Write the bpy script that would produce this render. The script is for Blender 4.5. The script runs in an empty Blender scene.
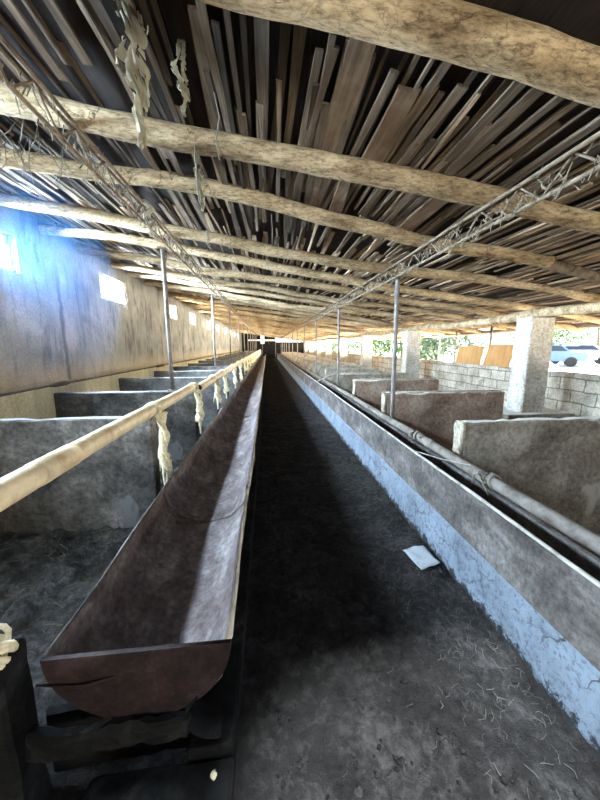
import bpy, bmesh, math, random
from mathutils import Vector, Matrix, noise

random.seed(7)
SC = bpy.context.scene
COL = SC.collection
PI = math.pi

# ------------------------------------------------------------------ helpers
def nz(p, s=1.0, off=0.0):
    return noise.noise(Vector((p[0] * s + off, p[1] * s + off * 1.7, p[2] * s - off)))

def tag(o, label=None, cat=None, group=None, kind=None):
    if label: o['label'] = label
    if cat: o['category'] = cat
    if group: o['group'] = group
    if kind: o['kind'] = kind
    return o

def link(name, bm, mat, parent=None, loc=(0, 0, 0), smooth=False, autos=None):
    """one mesh object; bm is in world coordinates, loc becomes its origin (or its parent's)"""
    if parent is not None:
        base = Vector(parent.get('_o', (0, 0, 0)))
    else:
        base = Vector(loc)
    bmesh.ops.translate(bm, verts=bm.verts, vec=-base)
    bmesh.ops.recalc_face_normals(bm, faces=bm.faces)
    me = bpy.data.meshes.new(name)
    bm.to_mesh(me); bm.free()
    if smooth:
        for p in me.polygons: p.use_smooth = True
    me.materials.append(mat)
    o = bpy.data.objects.new(name, me)
    COL.objects.link(o)
    if parent is not None:
        o.parent = parent
        if len(parent.get('_o', ())) and parent.type == 'MESH':
            pass
        o['_o'] = tuple(base)
    else:
        o.location = base
        o['_o'] = tuple(base)
    return o

def empty(name, loc):
    o = bpy.data.objects.new(name, None)
    COL.objects.link(o)
    o.location = loc
    o['_o'] = tuple(loc)
    o.empty_display_size = 0.1
    return o

def add_box(bm, x0, x1, y0, y1, z0, z1):
    r = bmesh.ops.create_cube(bm, size=1)
    for v in r['verts']:
        v.co = Vector(((x0 + x1) / 2 + v.co.x * (x1 - x0), (y0 + y1) / 2 + v.co.y * (y1 - y0), (z0 + z1) / 2 + v.co.z * (z1 - z0)))
    return r['verts']

def rough_box(x0, x1, y0, y1, z0, z1, seg=0.12, jit=0.006, bev=0.008, sc=4.0, off=0.0, chip=0.0, maxc=60):
    bm = bmesh.new()
    add_box(bm, x0, x1, y0, y1, z0, z1)
    if bev:
        bmesh.ops.bevel(bm, geom=list(bm.edges), offset=bev, segments=1, profile=0.5, affect='EDGES')
    for ax, a, b in ((0, x0, x1), (1, y0, y1), (2, z0, z1)):
        n = min(maxc, int((b - a) / seg))
        for i in range(1, n):
            co = [0, 0, 0]; no = [0, 0, 0]
            co[ax] = a + (b - a) * i / n; no[ax] = 1
            bmesh.ops.bisect_plane(bm, geom=list(bm.verts) + list(bm.edges) + list(bm.faces), plane_co=co, plane_no=no)
    for v in bm.verts:
        p = v.co.copy()
        d = Vector((nz(p, sc, off + 3), nz(p, sc, off + 11), nz(p, sc, off + 23)))
        d2 = Vector((nz(p, sc * 4, off + 3), nz(p, sc * 4, off + 11), nz(p, sc * 4, off + 23)))
        v.co += d * jit + d2 * jit * 0.5
        if chip and p.z > z1 - 0.03:
            q = nz(p, 7, off + 41)
            if q > 0.15: v.co.z -= chip * (q - 0.15) * 2
    return bm

def add_tube(bm, pts, rad, n=10, cap=True):
    pts = [Vector(p) for p in pts]
    if not hasattr(rad, '__len__'): rad = [rad] * len(pts)
    rings = []
    t0 = (pts[1] - pts[0]).normalized()
    up = Vector((0, 0, 1)) if abs(t0.z) < 0.9 else Vector((1, 0, 0))
    side = t0.cross(up).normalized()
    for i, p in enumerate(pts):
        t = (pts[min(i + 1, len(pts) - 1)] - pts[max(i - 1, 0)]).normalized()
        side = (side - t * side.dot(t)).normalized()
        w = t.cross(side)
        rings.append([bm.verts.new(p + (side * math.cos(2 * PI * k / n) + w * math.sin(2 * PI * k / n)) * rad[i]) for k in range(n)])
    for a, b in zip(rings, rings[1:]):
        for k in range(n):
            bm.faces.new((a[k], a[(k + 1) % n], b[(k + 1) % n], b[k]))
    if cap:
        bm.faces.new(rings[0][::-1]); bm.faces.new(rings[-1])
    return rings

def tube(pts, rad, n=10, cap=True):
    bm = bmesh.new(); add_tube(bm, pts, rad, n, cap); return bm

def log_bm(p0, p1, r, seed, steps=60, n=14, bend=0.05, taper=0.15, lump=0.13):
    """a crooked, peeled log"""
    p0, p1 = Vector(p0), Vector(p1)
    bm = bmesh.new()
    pts, rad = [], []
    for i in range(steps + 1):
        t = i / steps
        p = p0.lerp(p1, t)
        L = t * (p1 - p0).length
        dv = Vector((0, noise.noise(Vector((L * 0.35, seed * 5.1, 0))), noise.noise(Vector((L * 0.35, seed * 3.3, 9)))))
        dv2 = Vector((0, noise.noise(Vector((L * 1.3, seed * 2.1, 4))), noise.noise(Vector((L * 1.3, seed * 7.3, 2)))))
        pts.append(p + dv * bend + dv2 * bend * 0.25)
        rad.append(r * (1 + taper * (0.5 - t)) * (1 + 0.10 * noise.noise(Vector((L * 1.7, seed, 1)))))
    add_tube(bm, pts, rad, n)
    for v in bm.verts:
        p = v.co
        # displace along the radius
        t = (p - p0).dot((p1 - p0).normalized()) / (p1 - p0).length * steps
        c = pts[max(0, min(steps, round(t)))]
        d = (p - c)
        if d.length > 1e-6:
            q = nz(p, 6, seed) * 0.6 + nz(p, 15, seed + 3) * 0.5
            v.co += d.normalized() * r * lump * q
    return bm

# ------------------------------------------------------------------ materials
def new_mat(name):
    m = bpy.data.materials.new(name)
    m.use_nodes = True
    nt = m.node_tree
    b = nt.nodes['Principled BSDF']
    b.inputs['Specular IOR Level'].default_value = 0.12
    return m, nt, b

def N(nt, t, **kw):
    n = nt.nodes.new(t)
    for k, v in kw.items():
        if k in n.inputs: n.inputs[k].default_value = v
        else: setattr(n, k, v)
    return n

def ramp(nt, stops, fac):
    r = nt.nodes.new('ShaderNodeValToRGB')
    el = r.color_ramp.elements
    while len(el) < len(stops): el.new(0.5)
    for e, (p, c) in zip(el, stops):
        e.position = p
        e.color = (*c, 1) if len(c) == 3 else c
    nt.links.new(fac, r.inputs[0])
    return r.outputs[0]

def mix(nt, fac, a, b, mode='MIX'):
    m = nt.nodes.new('ShaderNodeMix'); m.data_type = 'RGBA'; m.blend_type = mode
    for inp, v in ((0, fac), (6, a), (7, b)):
        if hasattr(v, 'is_linked') or isinstance(v, bpy.types.NodeSocket): nt.links.new(v, m.inputs[inp])
        elif inp == 0: m.inputs[0].default_value = v
        else: m.inputs[inp].default_value = (*v, 1)
    return m.outputs[2]

def texco(nt, scale=(1, 1, 1), kind='Object', swiz=None):
    tc = nt.nodes.new('ShaderNodeTexCoord')
    out = tc.outputs[kind]
    if swiz:
        s = nt.nodes.new('ShaderNodeSeparateXYZ'); c = nt.nodes.new('ShaderNodeCombineXYZ')
        nt.links.new(out, s.inputs[0])
        for i, ax in enumerate(swiz):
            if ax is not None: nt.links.new(s.outputs[ax], c.inputs[i])
        out = c.outputs[0]
    mp = nt.nodes.new('ShaderNodeMapping'); mp.inputs['Scale'].default_value = scale
    nt.links.new(out, mp.inputs['Vector'])
    return mp.outputs[0]

def noi(nt, vec, scale, detail=6, rough=0.6, dist=0.0):
    n = N(nt, 'ShaderNodeTexNoise', Scale=scale, Detail=detail, Roughness=rough, Distortion=dist)
    nt.links.new(vec, n.inputs['Vector'])
    return n.outputs['Fac']

def bump(nt, b, h, strength=0.5, dist=0.02):
    bn = N(nt, 'ShaderNodeBump', Strength=strength, Distance=dist)
    nt.links.new(h, bn.inputs['Height'])
    nt.links.new(bn.outputs[0], b.inputs['Normal'])

def m_concrete(name, dark, mid, light, scale=2.5, stretch=(1, 1, 1), rough=0.9, bs=0.6, bd=0.015, fine=30, top=None, patch=None):
    m, nt, b = new_mat(name)
    v = texco(nt, stretch)
    v1 = texco(nt)
    n1 = noi(nt, v, scale, 8, 0.62, 0.4)
    n2 = noi(nt, v1, fine, 5, 0.7)
    c = ramp(nt, ((0.30, dark), (0.52, mid), (0.74, light)), n1)
    sp = ramp(nt, ((0.36, (0.52, 0.52, 0.52)), (0.62, (1.28, 1.28, 1.28))), n2)
    c = mix(nt, 0.8, c, sp, 'MULTIPLY')
    if patch:
        n3 = noi(nt, v1, patch[1], 4, 0.6, 0.8)
        pf = ramp(nt, ((patch[2], (0, 0, 0)), (patch[2] + 0.07, (1, 1, 1))), n3)
        c = mix(nt, pf, c, patch[0])
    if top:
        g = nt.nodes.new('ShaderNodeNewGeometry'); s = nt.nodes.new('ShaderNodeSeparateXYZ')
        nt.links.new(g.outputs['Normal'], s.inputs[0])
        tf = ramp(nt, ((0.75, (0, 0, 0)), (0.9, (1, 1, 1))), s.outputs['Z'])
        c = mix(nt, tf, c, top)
    nt.links.new(c, b.inputs['Base Color'])
    b.inputs['Roughness'].default_value = rough
    h = mix(nt, 0.5, n1, n2)
    bump(nt, b, h, bs, bd)
    return m

def m_wood(name, dark, mid, light, axis=1, rand='ISLAND', bs=0.5, grain=40, var=0.5, scale=1.5):
    m, nt, b = new_mat(name)
    st = [1, 1, 1]; st[axis] = 0.06
    v = texco(nt, tuple(st))
    n1 = noi(nt, v, grain, 6, 0.65, 0.6)
    n2 = noi(nt, texco(nt), scale, 4, 0.6)
    c = ramp(nt, ((0.28, dark), (0.5, mid), (0.72, light)), mix(nt, 0.45, n1, n2))
    if rand == 'ISLAND':
        g = nt.nodes.new('ShaderNodeNewGeometry'); rv = g.outputs['Random Per Island']
    else:
        g = nt.nodes.new('ShaderNodeObjectInfo'); rv = g.outputs['Random']
    k = ramp(nt, ((0.0, (1 - var, 1 - var, 1 - var)), (0.5, (1, 0.95, 0.9)), (1.0, (1 + var, 1 + var * 0.9, 1 + var * 0.75))), rv)
    c = mix(nt, 1.0, c, k, 'MULTIPLY')
    nt.links.new(c, b.inputs['Base Color'])
    b.inputs['Roughness'].default_value = 0.85
    bump(nt, b, n1, bs, 0.006)
    return m

def m_log():
    m, nt, b = new_mat('peeled_log')
    v = texco(nt, (0.30, 1, 1)); v1 = texco(nt)
    n1 = noi(nt, v, 6, 10, 0.72, 0.25)
    n2 = noi(nt, v, 60, 7, 0.75, 0.2)
    cr = N(nt, 'ShaderNodeTexVoronoi', Scale=5.0); cr.feature = 'DISTANCE_TO_EDGE'
    vd = nt.nodes.new('ShaderNodeVectorMath'); vd.operation = 'ADD'
    nn = N(nt, 'ShaderNodeTexNoise', Scale=6.0, Detail=5.0)
    nt.links.new(v1, nn.inputs['Vector'])
    sc = nt.nodes.new('ShaderNodeVectorMath'); sc.operation = 'SCALE'; sc.inputs['Scale'].default_value = 0.35
    nt.links.new(nn.outputs['Color'], sc.inputs[0])
    nt.links.new(v, vd.inputs[0]); nt.links.new(sc.outputs[0], vd.inputs[1]); nt.links.new(vd.outputs[0], cr.inputs['Vector'])
    c = ramp(nt, ((0.32, (0.12, 0.08, 0.042)), (0.48, (0.39, 0.30, 0.185)), (0.64, (0.62, 0.51, 0.345))), n1)
    c = mix(nt, 0.85, c, ramp(nt, ((0.36, (0.30, 0.27, 0.23)), (0.55, (1.15, 1.13, 1.1))), n2), 'MULTIPLY')
    crk = ramp(nt, ((0.0, (0.3, 0.26, 0.22)), (0.022, (1, 1, 1))), cr.outputs['Distance'])
    gate = ramp(nt, ((0.55, (0, 0, 0)), (0.6, (1, 1, 1))), noi(nt, v1, 2.2, 3))
    c = mix(nt, gate, c, mix(nt, 1.0, c, crk, 'MULTIPLY'))
    oi = nt.nodes.new('ShaderNodeObjectInfo')
    c = mix(nt, 1.0, c, ramp(nt, ((0, (0.82, 0.80, 0.78)), (1, (1.1, 1.06, 1.0))), oi.outputs['Random']), 'MULTIPLY')
    nt.links.new(c, b.inputs['Base Color'])
    b.inputs['Roughness'].default_value = 0.9
    bump(nt, b, mix(nt, 0.6, n2, crk), 0.7, 0.012)
    return m

def m_plain(name, col, rough=0.7, metal=0.0, var=0.25, scale=12, bs=0.3, dark=None):
    m, nt, b = new_mat(name)
    n1 = noi(nt, texco(nt), scale, 6, 0.65)
    lo = dark or tuple(x * (1 - var) for x in col)
    hi = tuple(min(1, x * (1 + var)) for x in col)
    nt.links.new(ramp(nt, ((0.3, lo), (0.55, col), (0.75, hi)), n1), b.inputs['Base Color'])
    b.inputs['Roughness'].default_value = rough
    b.inputs['Metallic'].default_value = metal
    bump(nt, b, n1, bs, 0.004)
    return m

def m_blocks(name, c1, c2, mortar, swiz, bw=0.42, bh=0.2, ms=0.012, worn=0.5, wash=None):
    m, nt, b = new_mat(name)
    v = texco(nt, (1, 1, 1), 'Object', swiz)
    v1 = texco(nt)
    wob = N(nt, 'ShaderNodeTexNoise', Scale=5.0, Detail=3.0)
    nt.links.new(v1, wob.inputs['Vector'])
    sc = nt.nodes.new('ShaderNodeVectorMath'); sc.operation = 'SCALE'; sc.inputs['Scale'].default_value = 0.05
    nt.links.new(wob.outputs['Color'], sc.inputs[0])
    ad = nt.nodes.new('ShaderNodeVectorMath'); ad.operation = 'ADD'
    nt.links.new(v, ad.inputs[0]); nt.links.new(sc.outputs[0], ad.inputs[1])
    br = nt.nodes.new('ShaderNodeTexBrick')
    br.inputs['Color1'].default_value = (*c1, 1); br.inputs['Color2'].default_value = (*c2, 1); br.inputs['Mortar'].default_value = (*mortar, 1)
    br.inputs['Scale'].default_value = 1.0
    br.inputs['Brick Width'].default_value = bw; br.inputs['Row Height'].default_value = bh
    br.inputs['Mortar Size'].default_value = ms; br.inputs['Mortar Smooth'].default_value = 0.3
    nt.links.new(ad.outputs[0], br.inputs['Vector'])
    n1 = noi(nt, v1, 3.0, 8, 0.65, 0.5); n2 = noi(nt, v1, 35, 5, 0.7)
    c = mix(nt, 0.8, br.outputs['Color'], ramp(nt, ((0.3, (0.30, 0.28, 0.25)), (0.65, (1.15, 1.13, 1.1))), n1), 'MULTIPLY')
    c = mix(nt, 0.9, c, ramp(nt, ((0.35, (0.6, 0.6, 0.6)), (0.65, (1.2, 1.2, 1.2))), n2), 'MULTIPLY')
    h = mix(nt, 0.35, br.outputs['Fac'], n2)
    if wash:
        c = mix(nt, ramp(nt, ((0.38, (0, 0, 0)), (0.46, (1, 1, 1))), noi(nt, v1, 6, 7, 0.7)), c, wash)
    nt.links.new(c, b.inputs['Base Color'])
    b.inputs['Roughness'].default_value = 0.92
    inv = nt.nodes.new('ShaderNodeInvert'); nt.links.new(h, inv.inputs['Color'])
    bump(nt, b, inv.outputs[0], 0.7, 0.02)
    return m

def m_whitewash():
    """whitewashed block kerb: cracked lime paint over dark block, dirt splashed up from the floor"""
    m, nt, b = new_mat('whitewashed_block')
    v1 = texco(nt)
    wob = N(nt, 'ShaderNodeTexNoise', Scale=7.0, Detail=6.0)
    nt.links.new(v1, wob.inputs['Vector'])
    sc = nt.nodes.new('ShaderNodeVectorMath'); sc.operation = 'SCALE'; sc.inputs['Scale'].default_value = 0.28
    nt.links.new(wob.outputs['Color'], sc.inputs[0])
    ad = nt.nodes.new('ShaderNodeVectorMath'); ad.operation = 'ADD'
    nt.links.new(v1, ad.inputs[0]); nt.links.new(sc.outputs[0], ad.inputs[1])
    vo = N(nt, 'ShaderNodeTexVoronoi', Scale=5.5); vo.feature = 'DISTANCE_TO_EDGE'
    nt.links.new(ad.outputs[0], vo.inputs['Vector'])
    crk = ramp(nt, ((0.0, (0, 0, 0)), (0.012, (0, 0, 0)), (0.035, (1, 1, 1))), vo.outputs['Distance'])
    gate = ramp(nt, ((0.46, (1, 1, 1)), (0.56, (0, 0, 0))), noi(nt, v1, 3.2, 4))
    crk = mix(nt, gate, crk, (1, 1, 1))
    n2 = noi(nt, v1, 40, 5, 0.75); n1 = noi(nt, v1, 4, 6, 0.6)
    c = ramp(nt, ((0.3, (0.09, 0.105, 0.125)), (0.6, (0.15, 0.175, 0.205))), n1)
    c = mix(nt, 0.8, c, ramp(nt, ((0.36, (0.45, 0.45, 0.46)), (0.5, (1.08, 1.08, 1.08))), n2), 'MULTIPLY')
    c = mix(nt, crk, (0.07, 0.075, 0.08), c)
    # mud splash with a ragged upper edge
    s = nt.nodes.new('ShaderNodeSeparateXYZ'); nt.links.new(v1, s.inputs[0])
    ml = N(nt, 'ShaderNodeMath', operation='MULTIPLY_ADD'); ml.inputs[1].default_value = -3.0; ml.inputs[2].default_value = 0.45
    nt.links.new(s.outputs['Z'], ml.inputs[0])
    pl = N(nt, 'ShaderNodeMath', operation='ADD'); nt.links.new(ml.outputs[0], pl.inputs[0]); nt.links.new(noi(nt, v1, 14, 8, 0.8), pl.inputs[1])
    mud = ramp(nt, ((0.80, (0, 0, 0)), (0.86, (1, 1, 1))), pl.outputs[0])
    c = mix(nt, mud, c, (0.018, 0.018, 0.018))
    nt.links.new(c, b.inputs['Base Color']); b.inputs['Roughness'].default_value = 0.9
    bump(nt, b, mix(nt, 0.35, crk, n2), 0.8, 0.02)
    return m

def m_leaf(name, c0, c1):
    m, nt, b = new_mat(name)
    g = nt.nodes.new('ShaderNodeNewGeometry')
    nt.links.new(ramp(nt, ((0, c0), (1, c1)), g.outputs['Random Per Island']), b.inputs['Base Color'])
    b.inputs['Roughness'].default_value = 0.7
    return m

def m_plastic(name, col, trans=0.5):
    m, nt, b = new_mat(name)
    out = nt.nodes['Material Output']
    tr = nt.nodes.new('ShaderNodeBsdfTranslucent'); tr.inputs['Color'].default_value = (*col, 1)
    n1 = noi(nt, texco(nt), 14, 5, 0.6)
    nt.links.new(ramp(nt, ((0.3, tuple(x * 0.55 for x in col)), (0.65, col)), n1), b.inputs['Base Color'])
    b.inputs['Roughness'].default_value = 0.45
    mx = nt.nodes.new('ShaderNodeMixShader'); mx.inputs[0].default_value = trans
    nt.links.new(b.outputs[0], mx.inputs[1]); nt.links.new(tr.outputs[0], mx.inputs[2]); nt.links.new(mx.outputs[0], out.inputs['Surface'])
    return m

M = {}
M['log'] = m_log()
M['slat'] = m_wood('split_wood_lit', (0.05, 0.034, 0.023), (0.22, 0.16, 0.11), (0.55, 0.44, 0.31), 1, 'ISLAND', var=0.75)  # slat wood lightened to carry the brighter light of the far roof
M['slat_part'] = m_wood('split_wood_shaded', (0.03, 0.021, 0.015), (0.13, 0.10, 0.072), (0.30, 0.245, 0.185), 1, 'OBJECT', var=0.65)  # same wood darkened to carry the dimness of the near roof
M['bark_plank'] = m_wood('bark_plank', (0.05, 0.03, 0.018), (0.17, 0.115, 0.075), (0.33, 0.25, 0.17), 1, 'OBJECT', var=0.15, grain=18, scale=4)
M['deck'] = m_wood('old_thatch', (0.008, 0.006, 0.005), (0.025, 0.018, 0.014), (0.06, 0.045, 0.035), 1, 'OBJECT', var=0.0, grain=60)
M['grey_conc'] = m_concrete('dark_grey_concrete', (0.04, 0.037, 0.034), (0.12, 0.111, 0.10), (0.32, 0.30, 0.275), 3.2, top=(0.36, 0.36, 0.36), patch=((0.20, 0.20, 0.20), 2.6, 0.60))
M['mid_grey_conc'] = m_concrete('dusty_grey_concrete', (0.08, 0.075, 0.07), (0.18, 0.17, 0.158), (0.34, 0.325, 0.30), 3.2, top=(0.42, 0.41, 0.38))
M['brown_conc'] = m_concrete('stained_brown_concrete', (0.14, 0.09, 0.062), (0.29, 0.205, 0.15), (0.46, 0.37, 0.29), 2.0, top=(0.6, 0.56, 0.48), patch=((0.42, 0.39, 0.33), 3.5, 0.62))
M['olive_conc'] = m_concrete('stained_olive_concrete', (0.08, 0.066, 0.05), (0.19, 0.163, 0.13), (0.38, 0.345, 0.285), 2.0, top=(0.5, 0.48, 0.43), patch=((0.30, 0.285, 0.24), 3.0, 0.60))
M['pillar'] = m_concrete('pillar_concrete', (0.26, 0.24, 0.20), (0.44, 0.41, 0.35), (0.56, 0.53, 0.46), 3.0, (1, 1, 0.4))
M['trough_in'] = m_concrete('rusty_trough', (0.06, 0.040, 0.036), (0.135, 0.108, 0.102), (0.27, 0.245, 0.24), 7.0, (1, 0.6, 1), rough=0.7)
M['trough_r'] = m_concrete('grey_trough', (0.038, 0.032, 0.028), (0.085, 0.074, 0.066), (0.175, 0.158, 0.142), 5.0, (1, 0.6, 1), rough=0.8, bs=0.6)
M['rim'] = m_plain('worn_rim', (0.36, 0.33, 0.28), 0.7, dark=(0.15, 0.13, 0.11))
M['rim_cream'] = m_plain('worn_cream_rim', (0.62, 0.56, 0.46), 0.7, dark=(0.3, 0.26, 0.2))
M['end_plate'] = m_concrete('rusty_end_plate', (0.009, 0.006, 0.006), (0.027, 0.017, 0.0165), (0.07, 0.05, 0.048), 5, rough=0.6)
M['wash'] = m_whitewash()
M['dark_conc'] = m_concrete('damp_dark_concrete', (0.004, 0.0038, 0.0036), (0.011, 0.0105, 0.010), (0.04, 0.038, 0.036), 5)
M['pipe_c'] = m_plain('cream_pipe', (0.66, 0.55, 0.36), 0.55, dark=(0.42, 0.31, 0.17), scale=9)
M['pipe_g'] = m_plain('dusty_pipe', (0.155, 0.135, 0.112), 0.7, dark=(0.06, 0.045, 0.035), scale=9)
M['steel'] = m_plain('dull_steel_post', (0.22, 0.195, 0.175), 0.7, 0.0, dark=(0.09, 0.07, 0.055), scale=7)
M['truss'] = m_plain('dusty_rusty_steel', (0.17, 0.13, 0.09), 0.95, dark=(0.05, 0.036, 0.026), scale=14)
M['rope'] = m_plain('cream_cloth', (0.80, 0.72, 0.50), 0.9, scale=40, dark=(0.5, 0.42, 0.24))
M['blackhole'] = m_plain('bore_shade', (0.02, 0.02, 0.02), 0.9)
M['plastic'] = m_plastic('grimy_plastic', (0.46, 0.42, 0.31), 0.4)
M['whiteplastic'] = m_plastic('white_plastic_film', (0.42, 0.43, 0.42), 0.12)
M['web'] = m_plain('grey_thread', (0.17, 0.15, 0.12), 0.9)
M['strands'] = m_plain('straw_strands', (0.22, 0.185, 0.13), 0.95, dark=(0.07, 0.055, 0.04), scale=20)
M['pale_conc'] = m_concrete('pale_concrete', (0.14, 0.115, 0.085), (0.31, 0.265, 0.20), (0.46, 0.405, 0.32), 5)
M['blocks'] = m_blocks('grey_block_wall', (0.44, 0.395, 0.32), (0.34, 0.30, 0.24), (0.17, 0.15, 0.12), ('Y', 'Z', None))
M['paper'] = m_plain('white_paper', (0.25, 0.265, 0.27), 0.8, var=0.08)
M['straw'] = m_leaf('straw', (0.006, 0.0055, 0.005), (0.085, 0.078, 0.065))
M['board'] = m_wood('orange_board', (0.20, 0.10, 0.035), (0.33, 0.18, 0.07), (0.42, 0.26, 0.12), 2, 'OBJECT', var=0.1, grain=12)
M['pole'] = m_wood('grey_pole', (0.12, 0.10, 0.08), (0.24, 0.21, 0.17), (0.4, 0.36, 0.3), 2, 'OBJECT', var=0.2)
M['sand'] = m_concrete('pale_sandy_ground', (0.62, 0.56, 0.46), (0.72, 0.66, 0.56), (0.80, 0.75, 0.66), 0.5)
M['leaf'] = m_leaf('green_leaf', (0.02, 0.06, 0.015), (0.08, 0.17, 0.04))
M['leaf2'] = m_leaf('dusty_green_leaf', (0.045, 0.08, 0.05), (0.15, 0.21, 0.13))
M['bark'] = m_plain('tree_bark', (0.16, 0.11, 0.07), 0.9)
M['car'] = m_plain('blue_paint', (0.10, 0.16, 0.28), 0.35, var=0.05)
M['carw'] = m_plain('white_paint', (0.75, 0.76, 0.78), 0.35, var=0.05)
M['glass'] = m_plain('dark_glass', (0.03, 0.04, 0.05), 0.1)
M['tyre'] = m_plain('black_rubber', (0.03, 0.03, 0.03), 0.8)
M['whitebar'] = m_plain('white_painted_beam', (0.75, 0.78, 0.8), 0.6, var=0.1)
M['light_sheet'] = m_plain('blue_white_panel', (0.55, 0.75, 0.9), 0.5, var=0.1)

def m_floor():
    m, nt, b = new_mat('trodden_dirt')
    v1 = texco(nt)
    n1 = noi(nt, v1, 3.5, 9, 0.68, 0.6); n2 = noi(nt, v1, 22, 7, 0.7, 0.5); n3 = noi(nt, v1, 70, 4, 0.7)
    c = ramp(nt, ((0.34, (0.005, 0.0040, 0.0037)), (0.5, (0.020, 0.0170, 0.0158)), (0.66, (0.062, 0.056, 0.053))), mix(nt, 0.5, n1, n2))
    s = nt.nodes.new('ShaderNodeSeparateXYZ'); nt.links.new(v1, s.inputs[0])
    dry = ramp(nt, ((0.36, (0.015, 0.0135, 0.012)), (0.5, (0.06, 0.055, 0.05)), (0.66, (0.17, 0.155, 0.14))), mix(nt, 0.5, n1, n2))
    tan = ramp(nt, ((0.30, (0.12, 0.09, 0.06)), (0.5, (0.26, 0.20, 0.14)), (0.72, (0.40, 0.33, 0.24))), mix(nt, 0.5, n1, n2))
    fl = N(nt, 'ShaderNodeMapRange'); fl.inputs['From Min'].default_value = -0.75; fl.inputs['From Max'].default_value = -1.0; nt.links.new(s.outputs['X'], fl.inputs['Value'])
    fr = N(nt, 'ShaderNodeMapRange'); fr.inputs['From Min'].default_value = 1.4; fr.inputs['From Max'].default_value = 1.7; nt.links.new(s.outputs['X'], fr.inputs['Value'])
    c = mix(nt, fl.outputs[0], c, dry); c = mix(nt, fr.outputs[0], c, tan)
    nt.links.new(c, b.inputs['Base Color'])
    b.inputs['Roughness'].default_value = 0.8
    bump(nt, b, mix(nt, 0.5, mix(nt, 0.6, n1, n2), n3), 1.0, 0.05)
    return m
M['floor'] = m_floor()

def m_leftwall():
    m, nt, b = new_mat('grey_render_over_lit_cream_plaster')
    v1 = texco(nt)
    vs = texco(nt, (1, 1, 0.25))
    n1 = noi(nt, v1, 1.3, 8, 0.62, 0.4); n2 = noi(nt, vs, 5, 7, 0.7, 0.6); n3 = noi(nt, v1, 30, 5, 0.7)
    up = ramp(nt, ((0.3, (0.10, 0.097, 0.086)), (0.55, (0.185, 0.18, 0.163)), (0.75, (0.28, 0.272, 0.25))), n1)
    up = mix(nt, 0.7, up, ramp(nt, ((0.36, (0.35, 0.34, 0.32)), (0.5, (1.1, 1.1, 1.1))), n2), 'MULTIPLY')
    lo = ramp(nt, ((0.3, (0.66, 0.57, 0.35)), (0.6, (0.88, 0.80, 0.56))), n2)  # cream plaster below the ledge, lightened to carry the strong light there
    s = nt.nodes.new('ShaderNodeSeparateXYZ'); nt.links.new(v1, s.inputs[0])
    # a tan fade just above the ledge
    ms = N(nt, 'ShaderNodeMath', operation='MULTIPLY_ADD'); ms.inputs[1].default_value = 0.30; nt.links.new(n1, ms.inputs[0]); nt.links.new(s.outputs['Z'], ms.inputs[2])
    mr = N(nt, 'ShaderNodeMapRange'); mr.inputs['From Min'].default_value = 1.12; mr.inputs['From Max'].default_value = 1.5
    nt.links.new(ms.outputs[0], mr.inputs['Value'])
    up = mix(nt, mr.outputs[0], mix(nt, 0.6, up, (0.36, 0.29, 0.18)), up)
    ad = N(nt, 'ShaderNodeMath', operation='MULTIPLY_ADD'); ad.inputs[1].default_value = 0.12
    nt.links.new(noi(nt, v1, 4, 6, 0.7), ad.inputs[0]); nt.links.new(s.outputs['Z'], ad.inputs[2])
    f = ramp(nt, ((0.0, (0, 0, 0)), (0.98, (0, 0, 0)), (1.0, (1, 1, 1))), ad.outputs[0])
    c = mix(nt, f, lo, up)
    c = mix(nt, 0.6, c, ramp(nt, ((0.33, (0.6, 0.6, 0.6)), (0.6, (1.15, 1.15, 1.15))), n3), 'MULTIPLY')
    # damp stains creeping down the joints between wall bays
    yw = N(nt, 'ShaderNodeMath', operation='MULTIPLY_ADD'); yw.inputs[1].default_value = 0.16
    nt.links.new(noi(nt, v1, 3.5, 6, 0.7), yw.inputs[0]); nt.links.new(s.outputs['Y'], yw.inputs[2])
    for y0, z1 in ((5.30, 2.9), (12.16, 2.6), (19.3, 2.5), (26.1, 2.5)):
        d = N(nt, 'ShaderNodeMath', operation='SUBTRACT'); d.inputs[1].default_value = y0; nt.links.new(yw.outputs[0], d.inputs[0])
        ab = N(nt, 'ShaderNodeMath', operation='ABSOLUTE'); nt.links.new(d.outputs[0], ab.inputs[0])
        st = N(nt, 'ShaderNodeMapRange'); st.inputs['From Min'].default_value = 0.065; st.inputs['From Max'].default_value = 0.025; nt.links.new(ab.outputs[0], st.inputs['Value'])
        zf = N(nt, 'ShaderNodeMapRange'); zf.inputs['From Min'].default_value = z1; zf.inputs['From Max'].default_value = z1 - 0.5; nt.links.new(s.outputs['Z'], zf.inputs['Value'])
        zl = N(nt, 'ShaderNodeMapRange'); zl.inputs['From Min'].default_value = 0.95; zl.inputs['From Max'].default_value = 1.0; nt.links.new(s.outputs['Z'], zl.inputs['Value'])
        m1 = N(nt, 'ShaderNodeMath', operation='MULTIPLY'); nt.links.new(st.outputs[0], m1.inputs[0]); nt.links.new(zf.outputs[0], m1.inputs[1])
        m2 = N(nt, 'ShaderNodeMath', operation='MULTIPLY'); nt.links.new(m1.outputs[0], m2.inputs[0]); nt.links.new(zl.outputs[0], m2.inputs[1])
        m3 = N(nt, 'ShaderNodeMath', operation='MULTIPLY'); m3.inputs[1].default_value = 0.75; nt.links.new(m2.outputs[0], m3.inputs[0])
        c = mix(nt, m3.outputs[0], c, (0.045, 0.042, 0.038))
    nt.links.new(c, b.inputs['Base Color']); b.inputs['Roughness'].default_value = 0.95
    bump(nt, b, mix(nt, 0.5, n2, n3), 0.5, 0.015)
    return m
M['leftwall'] = m_leftwall()
M['ledge'] = m_plain('dirt_crusted_ledge', (0.13, 0.10, 0.075), 0.95, var=0.5, scale=8, bs=0.8)
M['rootcrack'] = m_plain('dark_damp_streak', (0.06, 0.055, 0.05), 0.95, var=0.4)

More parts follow.
